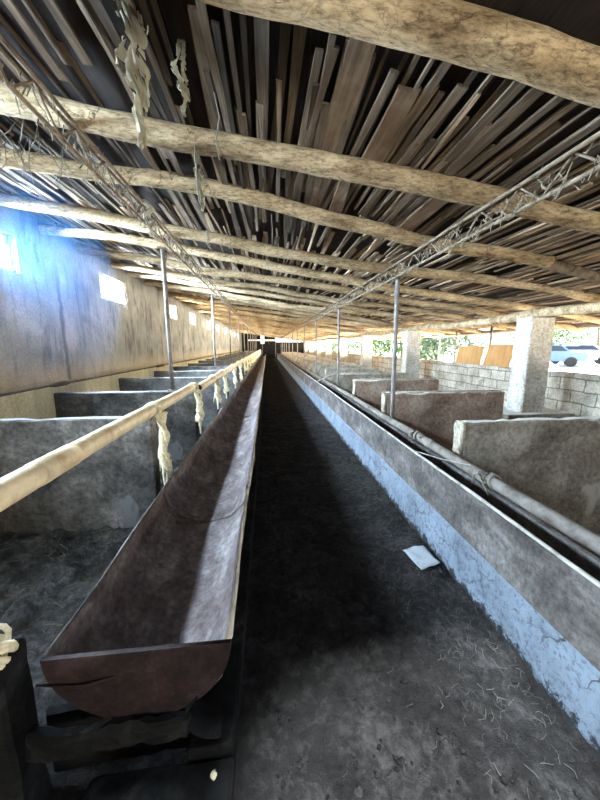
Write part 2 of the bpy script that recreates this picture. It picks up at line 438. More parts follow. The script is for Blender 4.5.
# ------------------------------------------------------------------ layout constants
XW = -3.1           # inner face of the left wall
XB = 5.0            # inner face of the block wall on the right
YEND = 40.0
def roofz(x): return 2.65 - 0.13 * x       # underside of the rafters
ORD = ['first', 'second', 'third', 'fourth', 'fifth', 'sixth', 'seventh', 'eighth', 'ninth', 'tenth', 'eleventh', 'twelfth']

# ------------------------------------------------------------------ floor
def grid(x0, x1, y0, y1, nx, ny, f):
    bm = bmesh.new()
    vs = [[bm.verts.new((x0 + (x1 - x0) * i / nx, y0 + (y1 - y0) * j / ny, 0)) for i in range(nx + 1)] for j in range(ny + 1)]
    for row in vs:
        for v in row: v.co.z = f(v.co.x, v.co.y)
    for j in range(ny):
        for i in range(nx):
            bm.faces.new((vs[j][i], vs[j][i + 1], vs[j + 1][i + 1], vs[j + 1][i]))
    return bm

def floor_z(x, y):
    a = nz((x, y, 0), 2.2, 1) * 0.014 + nz((x, y, 0), 6, 5) * 0.02 + nz((x, y, 0), 14, 9) * 0.012 + nz((x, y, 0), 33, 2) * 0.008 + abs(nz((x, y, 0), 52, 6)) * 0.006
    if x < -0.95:   # heaped litter in the stalls
        k = min(1, (-0.95 - x) / 0.4)
        a = a * (1 + 2.6 * k) + k * (0.0 + 0.05 * nz((x, y, 0), 1.3, 8))
    if x > 1.45: a = a * 1.5 - 0.30 * min(1, (x - 1.45) / 0.2) * min(1, max(0, (3.9 - x) / 0.4))
    return a

bm = bmesh.new()
def ys_range():
    y = -2.2; out = [y]
    while y < 42:
        y += 0.017 if 0.5 < y < 3.2 else (0.04 if y < 8 else 0.5)
        out.append(y)
    return out
ysl = ys_range()
xsl = []
x = -3.4
while x < 6.8:
    xsl.append(x); x += 0.017 if -0.2 < x < 1.19 else (0.03 if -2.3 < x < 1.4 else 0.15)
rows = [[bm.verts.new((x, y, floor_z(x, y))) for x in xsl] for y in ysl]
for a, c in zip(rows, rows[1:]):
    for i in range(len(xsl) - 1): bm.faces.new((a[i], a[i + 1], c[i + 1], c[i]))
tag(link('floor', bm, M['floor'], smooth=True), kind='structure')

# sunny yard around the shed
def yard(x, y):
    d = max(0.0, abs(x - 1.7) - 5.0)
    return -0.62 + 0.57 * min(1.0, d / 1.5) + d * 0.016
bm = grid(-60, 70, -40, 110, 130, 75, yard)
tag(link('yard_ground', bm, M['sand']), kind='structure')

# ------------------------------------------------------------------ left wall with window holes
WIN = [(0.55, 1.55), (3.45, 4.50), (6.47, 7.50), (10.45, 11.5), (13.3, 14.3), (16.9, 17.95), (20.2, 21.3), (23.9, 25.0), (27.4, 28.4), (30.9, 31.9), (34.4, 35.4)]
WZ0, WZ1 = 2.40, 2.86
def wall_bm(u_edges, z_edges, hole, x0, x1, jit=0.006):
    bm = bmesh.new()
    for i in range(len(u_edges) - 1):
        for j in range(len(z_edges) - 1):
            if hole(i, j): continue
            add_box(bm, x0, x1, u_edges[i], u_edges[i + 1], z_edges[j], z_edges[j + 1])
    bmesh.ops.remove_doubles(bm, verts=bm.verts, dist=1e-4)
    # drop inner double faces
    seen = {}
    for f in list(bm.faces):
        k = tuple(sorted(v.index for v in f.verts))
    bm.verts.index_update()
    for f in list(bm.faces):
        k = tuple(sorted(v.index for v in f.verts))
        seen.setdefault(k, []).append(f)
    dead = [f for fs in seen.values() if len(fs) > 1 for f in fs]
    bmesh.ops.delete(bm, geom=dead, context='FACES')
    return bm
ue = [-2.2]; holes = set()
for a, c in WIN:
    holes.add(len(ue)); ue += [a, c]
ue.append(YEND + 0.2)
holes = {ue.index(a) for a, c in WIN}
# extra cuts for the light gap under the eave
ze = [-0.1, WZ0, WZ1, 3.26]
bm = wall_bm(ue, ze, lambda i, j: i in holes and j == 1, XW - 0.2, XW)
tag(link('wall_left', bm, M['leftwall']), kind='structure')

# ledge line running along the wall, dirt crusted
bm = bmesh.new()
pts = []; rad = []
y = -1.5
while y < YEND:
    pts.append((XW + 0.004, y, 0.935 + 0.008 * nz((y, 0, 0), 1.1))); rad.append(0.013 + 0.010 * max(0, nz((y, 3, 0), 1.5)) + (0.022 if nz((y, 9, 0), 0.9) > 0.42 else 0)); y += 0.12
add_tube(bm, pts, rad, 7)
tag(link('trim_1', bm, M['ledge'], smooth=True), kind='structure')
# windows: rough frame, mullion and torn plastic film
def film(name, y0, y1, z0, z1, seed, torn, x=XW - 0.08, lab=None, grp=None):
    """sheet of plastic film nailed over part of the opening, with ragged edges"""
    bm = bmesh.new()
    nu, nv = 14, 14
    vs = {}
    for j in range(nv + 1):
        for i in range(nu + 1):
            u, v = i / nu, j / nv
            xx = x + 0.03 * nz((u * 3, v * 3, seed), 1.6, seed) + 0.012 * nz((u * 9, v * 9, seed), 1.6, seed)
            yy = y0 + (y1 - y0) * u; zz = z0 + (z1 - z0) * v
            yy += 0.04 * nz((v * 4, seed, 1), 1.7) * (1 if i in (0, nu) else 0.4)
            zz += 0.05 * nz((u * 5, seed, 2), 1.7) * (1 if j == 0 else 0.2)
            vs[i, j] = bm.verts.new((xx, yy, zz))
    for j in range(nv):
        for i in range(nu):
            if torn and nz((i * 0.33, j * 0.2, seed * 3.7), 1.3) > torn and j < nv - 2: continue
            bm.faces.new((vs[i, j], vs[i + 1, j], vs[i + 1, j + 1], vs[i, j + 1]))
    bmesh.ops.delete(bm, geom=[v for v in bm.verts if not v.link_faces], context='VERTS')
    o = link(name, bm, M['whiteplastic'], loc=((x), (y0 + y1) / 2, z1), smooth=True)
    md = o.modifiers.new('thick', 'SOLIDIFY'); md.thickness = 0.002
    return o

for k, (a, c) in enumerate(WIN):
    w = empty('window_%d' % (k + 1), (XW - 0.1, (a + c) / 2, WZ0)); tag(w, kind='structure')
    bm = bmesh.new()
    for (u0, u1, v0, v1) in ((a, a + 0.035, WZ0, WZ1), (c - 0.035, c, WZ0, WZ1), (a, c, WZ0, WZ0 + 0.03), (a, c, WZ1 - 0.03, WZ1)):
        add_box(bm, XW - 0.13, XW - 0.07, u0, u1, v0, v1)
    link('window_frame', bm, M['pole'], w)
    bm = bmesh.new(); add_box(bm, XW - 0.12, XW - 0.08, (a + c) / 2 - 0.04, (a + c) / 2 + 0.04, WZ0, WZ1)
    link('mullion', bm, M['pole'], w)
    if k == 0: continue
    if k == 1:
        for q, (f0, f1, t) in enumerate(((0.0, 0.42, 0.12), (0.52, 1.0, 0.05))):
            tag(film('plastic_film', a + (c - a) * f0, a + (c - a) * f1, WZ0 + 0.02, WZ1, 3 + q, t),
                ('torn white plastic film over the near half of the closest left wall window', 'ragged white plastic film flapping in the far half of the closest left wall window')[q], 'plastic film', 'plastic films in the wall windows')
    elif k == 2:
        tag(film('plastic_film', a - 0.03, a + 0.2, WZ0 - 0.03, WZ1, 8, 0.14, XW + 0.01), 'narrow torn plastic strip at the near jamb of the two-pane window with pale mullion', 'plastic film', 'plastic films in the wall windows')
        tag(film('plastic_film', c - 0.16, c + 0.05, WZ0 - 0.1, WZ1, 9, 0.15, XW + 0.01), 'torn plastic film hanging below the sill at the far jamb of the two-pane window', 'plastic film', 'plastic films in the wall windows')
    elif k < 9:
        fa = random.uniform(0, 0.3); fb = random.uniform(0.6, 1.0)
        tag(film('plastic_film', a + (c - a) * fa, a + (c - a) * fb, WZ0 + 0.03, WZ1, 20 + k, 0.18), 'pale plastic film in the %s wall window counted from the closest one' % ORD[k - 1], 'plastic film', 'plastic films in the wall windows')

# back wall with doorway, added behind the camera to keep it dark, far end wall with a dark door
bm = bmesh.new()
add_box(bm, XW, 0.0, -2.2, -2.0, -0.1, 3.2); add_box(bm, 1.7, 6.6, -2.2, -2.0, -0.1, 3.0); add_box(bm, 0.0, 1.7, -2.2, -2.0, 2.0, 3.0)
tag(link('wall_back_block', bm, M['leftwall']), kind='structure')
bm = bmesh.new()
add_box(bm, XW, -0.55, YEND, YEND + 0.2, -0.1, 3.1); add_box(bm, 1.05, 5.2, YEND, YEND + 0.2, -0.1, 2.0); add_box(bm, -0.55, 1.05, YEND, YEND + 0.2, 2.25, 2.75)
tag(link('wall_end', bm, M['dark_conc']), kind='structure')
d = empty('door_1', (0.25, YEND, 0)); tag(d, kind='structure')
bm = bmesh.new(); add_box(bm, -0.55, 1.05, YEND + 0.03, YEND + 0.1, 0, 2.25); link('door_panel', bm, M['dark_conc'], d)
bm = bmesh.new(); add_box(bm, -0.62, -0.55, YEND - 0.05, YEND + 0.1, 0, 2.3); add_box(bm, 1.05, 1.12, YEND - 0.05, YEND + 0.1, 0, 2.3); link('door_frame', bm, M['steel'], d)
bm = rough_box(-2.3, 1.4, YEND - 1.0, YEND - 0.9, 2.10, 2.28, 0.5, 0.01)
tag(link('cross_beam', bm, M['whitebar'], loc=(-0.4, YEND - 1, 2.1)), 'pale painted cross beam spanning the dark far end of the aisle', 'beam')
bm = rough_box(-0.75, -0.3, YEND - 2.0, YEND - 1.9, 1.75, 2.95, 0.3, 0.01)  # pale blue panel added to imitate a bluish light at the far end
tag(link('bluish_light_panel', bm, M['light_sheet'], loc=(-0.5, YEND - 2, 2.95)), 'small pale blue tarp hanging before the dark far end wall', 'tarp')

# ------------------------------------------------------------------ roof: deck, slats, rafters
bm = bmesh.new()
def deck_z(x, y): return roofz(x) + 0.235 + 0.02 * nz((x, y, 0), 1.2, 4)
ynear = [-2.2, -0.75, 0.25, 1.0]
ysd = ynear + [1.0 + i for i in range(1, 41)]
EDGE = {0.19: 0.13, 0.30: 0.265, 0.39: 0.297, 0.53: 0.312, 0.64: 0.337, 0.80: 0.37}   # edge of the added roof gap, shaped to outline the floor's light patch
xsd = [-3.35, -2.4, -1.5, -0.6, 0.19, 0.30, 0.39, 0.53, 0.64, 0.80, 2.0, 3.0, 4.0, 5.0, 6.0, 6.65]
vs = [[bm.verts.new((x, EDGE.get(x, y) if y == 0.25 else y, deck_z(x, y))) for x in xsd] for y in ysd]
for j in range(len(ysd) - 1):
    for i in range(len(xsd) - 1):
        if j == 1 and 0.19 < (xsd[i] + xsd[i + 1]) / 2 < 0.80: continue      # added hole that lets the lamp above draw the floor patch
        bm.faces.new((vs[j][i], vs[j][i + 1], vs[j + 1][i + 1], vs[j + 1][i]))
bmesh.ops.recalc_face_normals(bm, faces=bm.faces)
r = bmesh.ops.extrude_face_region(bm, geom=list(bm.faces))
for v in [g for g in r['geom'] if isinstance(g, bmesh.types.BMVert)]: v.co.z += 0.05
ceiling = tag(link('ceiling', bm, M['deck']), kind='structure')

def slat_verts(bm, x, y0, y1, w, t, zoff, rot, tw):
    cy = (y0 + y1) / 2
    n = 4
    prev = None
    ph = random.uniform(0, 9)
    for i in range(n + 1):
        y = y0 + (y1 - y0) * i / n
        cx = x + (y - cy) * rot + 0.006 * math.sin(ph + y * 3)
        ww = w * (1 + 0.18 * math.sin(ph * 2 + y * 4))
        a = tw * (y - cy)
        zz = roofz(cx) + zoff + 0.006 * math.sin(ph * 3 + y * 2.2)
        ring = []
        for sx, sz in ((-1, 0), (1, 0), (1, 1), (-1, 1)):
            dx = sx * ww / 2
            ring.append(bm.verts.new((cx + dx, y, zz + sz * t + dx * (a - 0.13))))
        if prev:
            for k in range(4): bm.faces.new((prev[k], prev[(k + 1) % 4], ring[(k + 1) % 4], ring[k]))
        else: bm.faces.new(ring[::-1])
        prev = ring
    bm.faces.new(prev)

slats = []
def score(s):
    x, y0, y1, w = s[0], s[1], s[2], s[3]
    cy = max(1.5, (y0 + y1) / 2)
    z = roofz(x) - 1.5
    ax = (x * 0.994 - cy * 0.104) / (x * 0.104 + cy * 0.994 - 0.2)
    vis = 1 if abs(ax) < 0.98 and y1 > 1.5 else 0
    return vis * w * (y1 - y0) * z / (cy * cy + x * x + 1.4) ** 1.5
y = 0.4
row = 0
while y < YEND:
    near = y < 4.5
    x = -3.1
    while x < 6.6:
        w = random.choice((0.016, 0.022, 0.028, 0.036, 0.045, 0.055)) * random.uniform(0.8, 1.25)
        if not near: w *= 1.2
        L = random.uniform(0.9, 2.3) if near else random.uniform(0.6, 1.9)
        y0 = y + random.uniform(-0.55, 0.45)
        if x > -0.3 and y < 1: y0 = max(y0, random.uniform(1.34, 1.6))
        lay = random.choice((0.150, 0.150, 0.166, 0.180))
        slats.append((x, y0, y0 + L, w, random.uniform(0.010, 0.018), lay, random.uniform(-0.05, 0.05) * (1 if near else 2.4), random.uniform(-0.15, 0.15)))
        x += w + random.choice((0.004, 0.012, 0.03, 0.05, 0.085)) * (1.0 if near else 0.8)
    y += 1.75; row += 1
slats.sort(key=score, reverse=True)
NPART = 96
for s in slats[:NPART]:
    bm = bmesh.new(); slat_verts(bm, *s)
    link('roof_slat', bm, M['slat_part'], ceiling)
bm = bmesh.new()
for s in slats[NPART:]: slat_verts(bm, *s)
tag(link('roof_slats', bm, M['slat'], ceiling), kind='stuff')
# broad bark planks that stand out among the slats
for (x, y0, y1, w, rot) in ((0.42, 1.42, 2.35, 0.12, 0.02), (0.70, 1.65, 2.4, 0.12, 0.03), (0.40, 2.35, 3.1, 0.11, 0.06), (0.62, 2.3, 3.1, 0.10, 0.06), (1.35, 2.3, 3.3, 0.12, 0.0)):
    bm = bmesh.new(); slat_verts(bm, x, y0, y1, w, 0.022, 0.142, rot, 0.05)
    o = link('bark_plank', bm, M['bark_plank'], ceiling); o['label'] = 'broad brown bark plank'

RY = [1.30, 2.20, 3.03, 4.08, 5.05]
while RY[-1] < 38.8: RY.append(RY[-1] + random.uniform(0.88, 1.0))
RR = [0.072, 0.068, 0.063, 0.062, 0.060]
for k, ry in enumerate(RY):
    r = RR[k] if k < 5 else random.uniform(0.05, 0.066)
    xe = 6.45
    if k == 2: xe = 2.95
    x0 = -3.32
    dy = random.uniform(-0.12, 0.12)
    if k == 2: dy = 0.1
    p0 = (x0, ry + (0.0 if k < 2 else dy * -0.3), roofz(x0) + r); p1 = (xe, ry + ((0.03, 0.13)[k] if k < 2 else dy * 0.6), roofz(xe) + r)
    bm = log_bm(p0, p1, r, 3.1 + k * 1.37, steps=90 if k < 5 else 40, n=18 if k < 5 else 9, bend=0.05 if k < 2 else 0.12)
    if k == 0:   # a knot swelling on the first log
        kp = min((v.co.copy() for v in bm.verts), key=lambda c: abs(c.x - 0.93) * 3 + (c.y + c.z))
        for v in bm.verts:
            q = (v.co - kp).length
            if q < 0.1: v.co += Vector((0, -0.7, -0.7)) * 0.03 * math.exp(-(q / 0.035) ** 2)
    o = link('log_rafter', bm, M['log'], loc=(x0, ry, roofz(x0)), smooth=True)
    if k == 0: lab = 'thickest pale log rafter, knotted and cracked, crossing at the top of the photo'
    elif k == 2: lab = 'third log rafter from the top of the photo, its end butting a grey pole'
    elif k < 10: lab = 'peeled crooked log rafter, %s counted from the top of the photo' % ORD[k]
    else: lab = 'small far log rafter under the slatted roof toward the dark end'
    tag(o, lab, 'rafter', 'log rafters under the roof' if k < 10 else 'far log rafters')
bm = log_bm((2.9, 3.2, roofz(2.9) + 0.10), (6.4, 3.5, roofz(6.4) + 0.06), 0.05, 77, bend=0.03)
tag(link('roof_pole', bm, M['truss'], loc=(2.9, 3.2, roofz(2.9)), smooth=True), 'dark grey pole extending the end of the third log rafter', 'pole')

# longitudinal log beam on the pillars
pts0 = [(-1.5, 0), (4.7, 0.0), (9.0, 0), (13.3, 0), (17.6, 0), (21.9, 0), (26.2, 0), (30.5, 0), (34.8, 0), (39.5, 0)]
for k in range(len(pts0) - 1):
    ya, yb = pts0[k][0], pts0[k + 1][0]
    bm = bmesh.new()
    P = []; R = []
    for i in range(31):
        t = i / 30
        yy = ya - 0.1 + (yb - ya + 0.2) * t
        P.append((4.32 + 0.05 * nz((yy, 0, k), 0.6), yy, 2.02 - (0.05 * math.sin(t * PI)) + 0.03 * nz((yy, 5, k), 0.8))); R.append(0.075 * (1.08 - 0.16 * t) * (1 + 0.1 * nz((yy, 1, 1), 2)))
    add_tube(bm, P, R, 12)
    tag(link('log_beam', bm, M['log'], loc=(4.32, ya, 2.0), smooth=True),
        'log beam sagging from the big near pillar toward the second pillar' if k == 1 else ('thick log beam resting on the big near pillar, running off the photo edge' if k == 0 else 'far log beam along the top of the small distant pillars'),
        'beam', 'log beams on the pillars' if k < 2 else 'far log beams on the pillars')

# ------------------------------------------------------------------ lattice trusses
def truss(x, zt, zb, name, lab):
    t = empty(name, (x, -1.5, zb)); tag(t, lab, 'truss')
    y0, y1 = -1.5, 39.0
    for nm, z, r in (('top_chord', zt, 0.012), ('bottom_chord', zb, 0.012)):
        bm = bmesh.new()
        for dx in (-0.022, 0.022) if nm == 'top_chord' else (0,):
            add_tube(bm, [(x + dx, y0 + (y1 - y0) * i / 60, z + 0.008 * nz((i, x, z), 0.7)) for i in range(61)], r, 6)
        link(nm, bm, M['truss'], t, smooth=True)
    bm = bmesh.new()
    y = y0; up = True
    P = []
    while y < y1:
        P.append((x, y, zt if up else zb)); y += 0.17; up = not up
    for a, c in zip(P, P[1:]): add_tube(bm, [a, c], 0.0065, 5)
    link('lattice', bm, M['truss'], t, smooth=True)
    # dusty web clumps caught on the lattice
    bm = bmesh.new()
    rnd = random.Random(int(x * 10))
    for i in range(420):
        yy = 0.9 + 9 * rnd.random() ** 1.3
        a = Vector((x + rnd.uniform(-0.03, 0.03), yy, rnd.uniform(zb - 0.01, zt)))
        c = a + Vector((rnd.uniform(-0.05, 0.05), rnd.uniform(-0.10, 0.10), rnd.uniform(-0.08, 0.03)))
        m_ = (a + c) / 2 + Vector((0, 0, -0.03))
        add_tube(bm, [a, m_, c], [0.003, rnd.uniform(0.002, 0.005), 0.001], 4)
    o = link('dusty_cobweb', bm, M['strands'], t, smooth=True); o['kind'] = 'stuff'
    return t
truss(-1.12, 2.785, 2.64, 'lattice_truss', 'dusty steel lattice truss hung above the cream rail and dark dividers')
truss(1.52, 2.435, 2.30, 'lattice_truss', 'rusty steel lattice truss hung above the grey trough and pale pipe')

# ------------------------------------------------------------------ left side: dividers, rail, ties, posts, troughs
LY = [2.52, 4.02, 5.75, 7.40]
while LY[-1] < 37: LY.append(LY[-1] + 1.62)
for k, yy in enumerate(LY):
    xl = -2.55 - (0.02 * k if k < 6 else 0.1) + random.uniform(-0.04, 0.04)
    zt = 0.94 + random.uniform(-0.01, 0.01)
    bm = rough_box(xl, -0.93, yy, yy + 0.11, -0.02, zt, 0.12 if k < 3 else 0.4, 0.007, 0.012, off=k * 3.7, chip=0.012)
    lab = ('large dark grey concrete stall divider below the near cream rail, tie hanging at its end', 'dark grey concrete stall divider that carries the nearest steel post')[k] if k < 2 else (
        '%s dusty grey concrete stall divider counted back along the cream rail' % ORD[k] if k < 7 else 'small far grey stall divider behind the cream rail')
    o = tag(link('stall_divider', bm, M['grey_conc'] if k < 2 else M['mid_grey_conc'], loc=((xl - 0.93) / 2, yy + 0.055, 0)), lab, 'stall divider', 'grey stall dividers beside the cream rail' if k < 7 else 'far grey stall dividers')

# rail pipes
RX = -0.87; RZ = 0.995; rr = 0.048
segs = [(-0.8, 3.62)]
y = 3.74
while y < 38: segs.append((y, min(38.5, y + 3.25))); y += 3.31
for k, (a, c) in enumerate(segs):
    o_ = 0.0 if k == 0 else 0.06
    P = []
    n = 20
    for i in range(n + 1):
        yy = a + (c - a) * i / n
        P.append((RX + o_ + 0.012 * nz((yy, k, 0), 0.8), yy, RZ - (0.01 if k else 0.0) + 0.03 + 0.008 * nz((yy, k, 3), 0.9)))
    rad = [rr * (1 + 0.05 * nz((p[1], k, 7), 3)) for p in P]
    rt = empty('rail_pipe', (RX, a, RZ - 0.02))
    bm = tube(P, rad, 14)
    link('pipe', bm, M['pipe_c'], rt, smooth=True)
    bm = tube([(P[0][0], a - 0.003, P[0][2]), (P[0][0], a + 0.001, P[0][2])], rr * 0.78, 14)  # near-black disc on the capped pipe, painting the shade inside the bore
    link('bore_shade_disc', bm, M['blackhole'], rt)
    if k == 0:
        bm = tube([(P[9][0], P[9][1], P[9][2]), (P[10][0], P[10][1], P[10][2])], rr * 1.06, 14)
        link('joint_sleeve', bm, M['pipe_c'], rt, smooth=True)
    lab = ('long cream rail pipe closest to the camera with rounded far end', 'second cream rail pipe with a dark open end')[k] if k < 2 else (
        '%s cream rail pipe counted along the rail' % ORD[k] if k < 5 else 'small far cream rail pipe above the brown trough')
    tag(rt, lab, 'rail pipe', 'cream rail pipes' if k < 5 else 'far cream rail pipes')

# cloth/rope ties
def tie_bm(x, y, zr, seed, L=0.42):
    rnd = random.Random(seed)
    bm = bmesh.new()
    # wrap over the pipe
    for q in range(3):
        dy = (q - 1) * 0.018
        P = []
        for i in range(13):
            a = -PI * 0.9 + i / 12 * PI * 1.8 + PI / 2
            P.append((x + math.cos(a) * 0.056, y + dy + 0.006 * math.sin(a * 2), zr + math.sin(a) * 0.056))
        add_tube(bm, P, 0.010, 6)
    # twisted hanging bands
    for q in range(4):
        P = []; R = []
        ph = rnd.uniform(0, 6)
        for i in range(15):
            t = i / 14
            w = 0.022 + 0.016 * math.sin(t * PI * 2 + q)
            P.append((x + 0.055 + 0.012 * t + w * math.cos(ph + t * 7 + q * 1.6), y + w * 1.1 * math.sin(ph + t * 7 + q * 1.6), zr - 0.02 - t * L * (0.62 + 0.04 * q)))
            R.append(0.016 * (1 + 0.5 * math.sin(t * 9 + ph)) + 0.003)
        add_tube(bm, P, R, 6)
    # knot
    kz = zr - L * 0.52
    r = bmesh.ops.create_icosphere(bm, subdivisions=2, radius=0.036, matrix=Matrix.Translation((x + 0.06, y, kz)))
    for v in r['verts']:
        v.co += Vector((nz(v.co, 30, seed), nz(v.co, 30, seed + 4), nz(v.co, 30, seed + 8))) * 0.022
    # loop at the bottom
    P = []
    for i in range(17):
        a = i / 16 * 2 * PI
        P.append((x + 0.06 + 0.006 * math.sin(a * 2), y + 0.035 * math.sin(a), zr - L * 0.78 + 0.22 * L * math.cos(a)))
    add_tube(bm, P, 0.010, 6)
    # loose ends
    for q in range(3):
        dx, dy = rnd.uniform(-0.05, 0.05), rnd.uniform(-0.05, 0.05)
        P = [(x + 0.06, y, kz), (x + 0.06 + dx, y + dy, kz - 0.05), (x + 0.06 + dx * 1.2, y + dy * 1.6, kz - rnd.uniform(0.1, 0.17))]
        add_tube(bm, P, [0.011, 0.009, 0.004], 5)
    return bm
ties = [2.40, 3.70] + [yy + 0.0 for yy in LY[2:]]
extra = [4.75]
allt = sorted(ties + extra)
for k, yy in enumerate(allt):
    bm = tie_bm(RX + (0.0 if yy < 3.72 else 0.05), yy, RZ + 0.025, 10 + k, 0.70 if k == 0 else random.uniform(0.46, 0.62))
    lab = ('knotted cream cloth tie hanging at the end of the large dark divider', 'cream cloth tie hanging where the first two rail pipes meet', 'third cream cloth tie along the rail, short loop', 'fourth cream cloth tie along the rail', 'fifth cream cloth tie along the rail')[k] if k < 5 else 'small far cream cloth tie hanging from the rail'
    tag(link('cloth_tie', bm, M['rope'], loc=(RX, yy, RZ), smooth=True), lab, 'cloth tie', 'cloth ties on the rail' if k < 5 else 'far cloth ties on the rail')

# steel posts
def post(x, y, z0, z1, r, lab, grp, lean=0.0):
    p = empty('steel_post', (x, y, z0)); tag(p, lab, 'post', grp)
    bm = tube([(x, y, z0), (x + lean * 0.5, y, (z0 + z1) / 2), (x + lean, y, z1)], r, 10)
    link('pole', bm, M['steel'], p, smooth=True)
    bm = bmesh.new(); add_box(bm, x + lean - 0.05, x + lean + 0.05, y - 0.05, y + 0.05, z1 - 0.01, z1 + 0.006)
    link('top_plate', bm, M['truss'], p)
    bm = tube([(x + lean, y, z1 - 0.22), (x + lean + 0.0, y + 0.18, z1)], 0.008, 6); link('brace', bm, M['truss'], p)
    bm = bmesh.new(); add_box(bm, x - 0.045, x + 0.045, y - 0.045, y + 0.045, z0 - 0.002, z0 + 0.012); link('base_plate', bm, M['steel'], p)
for k, i in enumerate(range(1, len(LY), 2)):
    post(-1.21, LY[i] + 0.055, 0.94, 2.64, 0.024, '%s steel post standing on the dark dividers behind the cream rail' % ORD[k] if k < 5 else 'thin far steel post behind the cream rail',
         'steel posts on the grey dividers' if k < 5 else 'far steel posts by the cream rail', 0.0)
RPY = [3.78, 6.9, 10.1, 13.3, 16.4, 19.6, 22.8, 26, 29.2, 32.4, 35.6]
for k, yy in enumerate(RPY):
    post(1.60, yy, 0.33, 2.30, 0.024 if k else 0.027, ('tallest steel post, standing behind the grey trough beside the pale pipe' if k == 0 else '%s steel post standing along the pale pipe' % ORD[k]) if k < 5 else 'thin far steel post along the pale pipe',
         'steel posts along the pale pipe' if k < 5 else 'far steel posts along the pale pipe', -0.02)
bm = tube([(1.23, 7.6, 0.63), (1.57, 6.95, 0.90)], 0.018, 8)
tag(link('brace_bar', bm, M['steel'], loc=(1.23, 7.6, 0.63), smooth=True), 'slanting steel brace bar from trough rim to the second pipe-side post', 'brace bar')

# left troughs: thin half-round shells
LX0, LX1, LZ = -0.70, -0.145, 0.55
def wob(y, s): return 0.012 * nz((y, s, 0), 0.9) + 0.004 * nz((y, s, 5), 4)
def trough_bm(y0, y1, x0, x1, zt, depth, flat=1.0, th=0.012, step=0.08, na=22, zl=0.0, pw=1.0, dents=0.012):
    bm = bmesh.new()
    n = max(2, int((y1 - y0) / step))
    rings = []
    cx, hw = (x0 + x1) / 2, (x1 - x0) / 2
    for j in range(n + 1):
        y = y0 + (y1 - y0) * j / n
        outer, inner = [], []
        for i in range(na + 1):
            a = PI * i / na
            c, s = math.cos(a), math.sin(a)
            sx = -c if pw == 1.0 else -math.copysign(abs(c) ** pw, c)
            sz = s if pw == 1.0 else s ** pw
            d = dents * nz((a * 1.3, y * 2.2, 3), 1.6, x0) + dents * 0.5 * nz((a * 4, y * 6, 3), 1.6, x0)
            for lst, k in ((inner, 1.0), (outer, 1.0 + th / hw)):
                lst.append(bm.verts.new((cx + sx * (hw * k + d) + wob(y, x0 + sx), y, zt - sz * (depth * k + d) + wob(y, 7 + sx) + zl * (1 if c > 0 else 0))))
        rings.append(inner + outer[::-1])
    m = len(rings[0])
    for a, c in zip(rings, rings[1:]):
        for k in range(m): bm.faces.new((a[k], a[(k + 1) % m], c[(k + 1) % m], c[k]))
    bm.faces.new(rings[0][::-1]); bm.faces.new(rings[-1])
    return bm
def rim_bm(y0, y1, x, zt, s, r=0.008, step=0.1):
    n = max(2, int((y1 - y0) / step))
    return tube([(x + wob(y, s[0]), y, zt + wob(y, s[1]) + 0.002) for y in [y0 + (y1 - y0) * i / n for i in range(n + 1)]], [r * (1 + 0.5 * nz((i, 3, x), 0.6)) for i in range(n + 1)], 6)
lb = [0.89, 2.04, 5.2]
while lb[-1] < 37.5: lb.append(min(38.2, lb[-1] + 3.3))
for k in range(len(lb) - 1):
    a, c = lb[k], lb[k + 1]
    t = empty('feed_trough', ((LX0 + LX1) / 2, a, LZ - 0.26))
    tag(t, ('rusty half-round feed trough section closest to the camera, closed by an end plate', 'long dusty half-round feed trough section behind the seam')[k] if k < 2 else (
        '%s brown feed trough section counted along the cream rail side' % ORD[k] if k < 5 else 'far brown feed trough section below the cream rail'), 'feed trough', 'brown feed trough sections' if k < 5 else 'far brown feed trough sections')
    link('shell', trough_bm(a, c - 0.006, LX0, LX1, LZ, 0.25, step=0.05 if k < 2 else 0.2), M['trough_in'], t, smooth=True)
    link('rim', rim_bm(a, c - 0.006, LX1 + 0.005, LZ, (LX0 + 1, 8), 0.010), M['rim_cream'], t, smooth=True)
    link('rim', rim_bm(a, c - 0.006, LX0 - 0.005, LZ, (LX0 - 1, 6), 0.005), M['trough_r'], t, smooth=True)
    if k > 0:   # raised seam strip where two sections overlap
        link('seam_strip', trough_bm(a - 0.02, a + 0.02, LX0 + 0.006, LX1 - 0.006, LZ, 0.245, step=0.02, th=0.006), M['trough_in'], t, smooth=True)
    if k == 0:
        bm = bmesh.new()
        na = 26
        for dy in (0.0, 0.014):
            pass
        f, bk = [], []
        cx, hw = (LX0 + LX1) / 2, (LX1 - LX0) / 2 + 0.01
        for i in range(na + 1):
            aa = PI * i / na
            xx, zz = cx - math.cos(aa) * hw, LZ - 0.262 * math.sin(aa)
            f.append(bm.verts.new((xx, a - 0.014, zz))); bk.append(bm.verts.new((xx, a, zz)))
        bm.faces.new(f); bm.faces.new(bk[::-1])
        for i in range(na): bm.faces.new((f[i], bk[i], bk[i + 1], f[i + 1]))
        bm.faces.new((f[-1], bk[-1], bk[0], f[0]))
        ep = link('end_plate', bm, M['end_plate'], t)
        bm = tube([(LX0 - 0.03, a - 0.015, LZ - 0.085), (LX0 + 0.10, a - 0.02, LZ - 0.10), (LX0 + 0.20, a - 0.018, LZ - 0.08)], [0.004, 0.006, 0.003], 6)
        link('weld_bead', bm, M['end_plate'], ep, smooth=True)

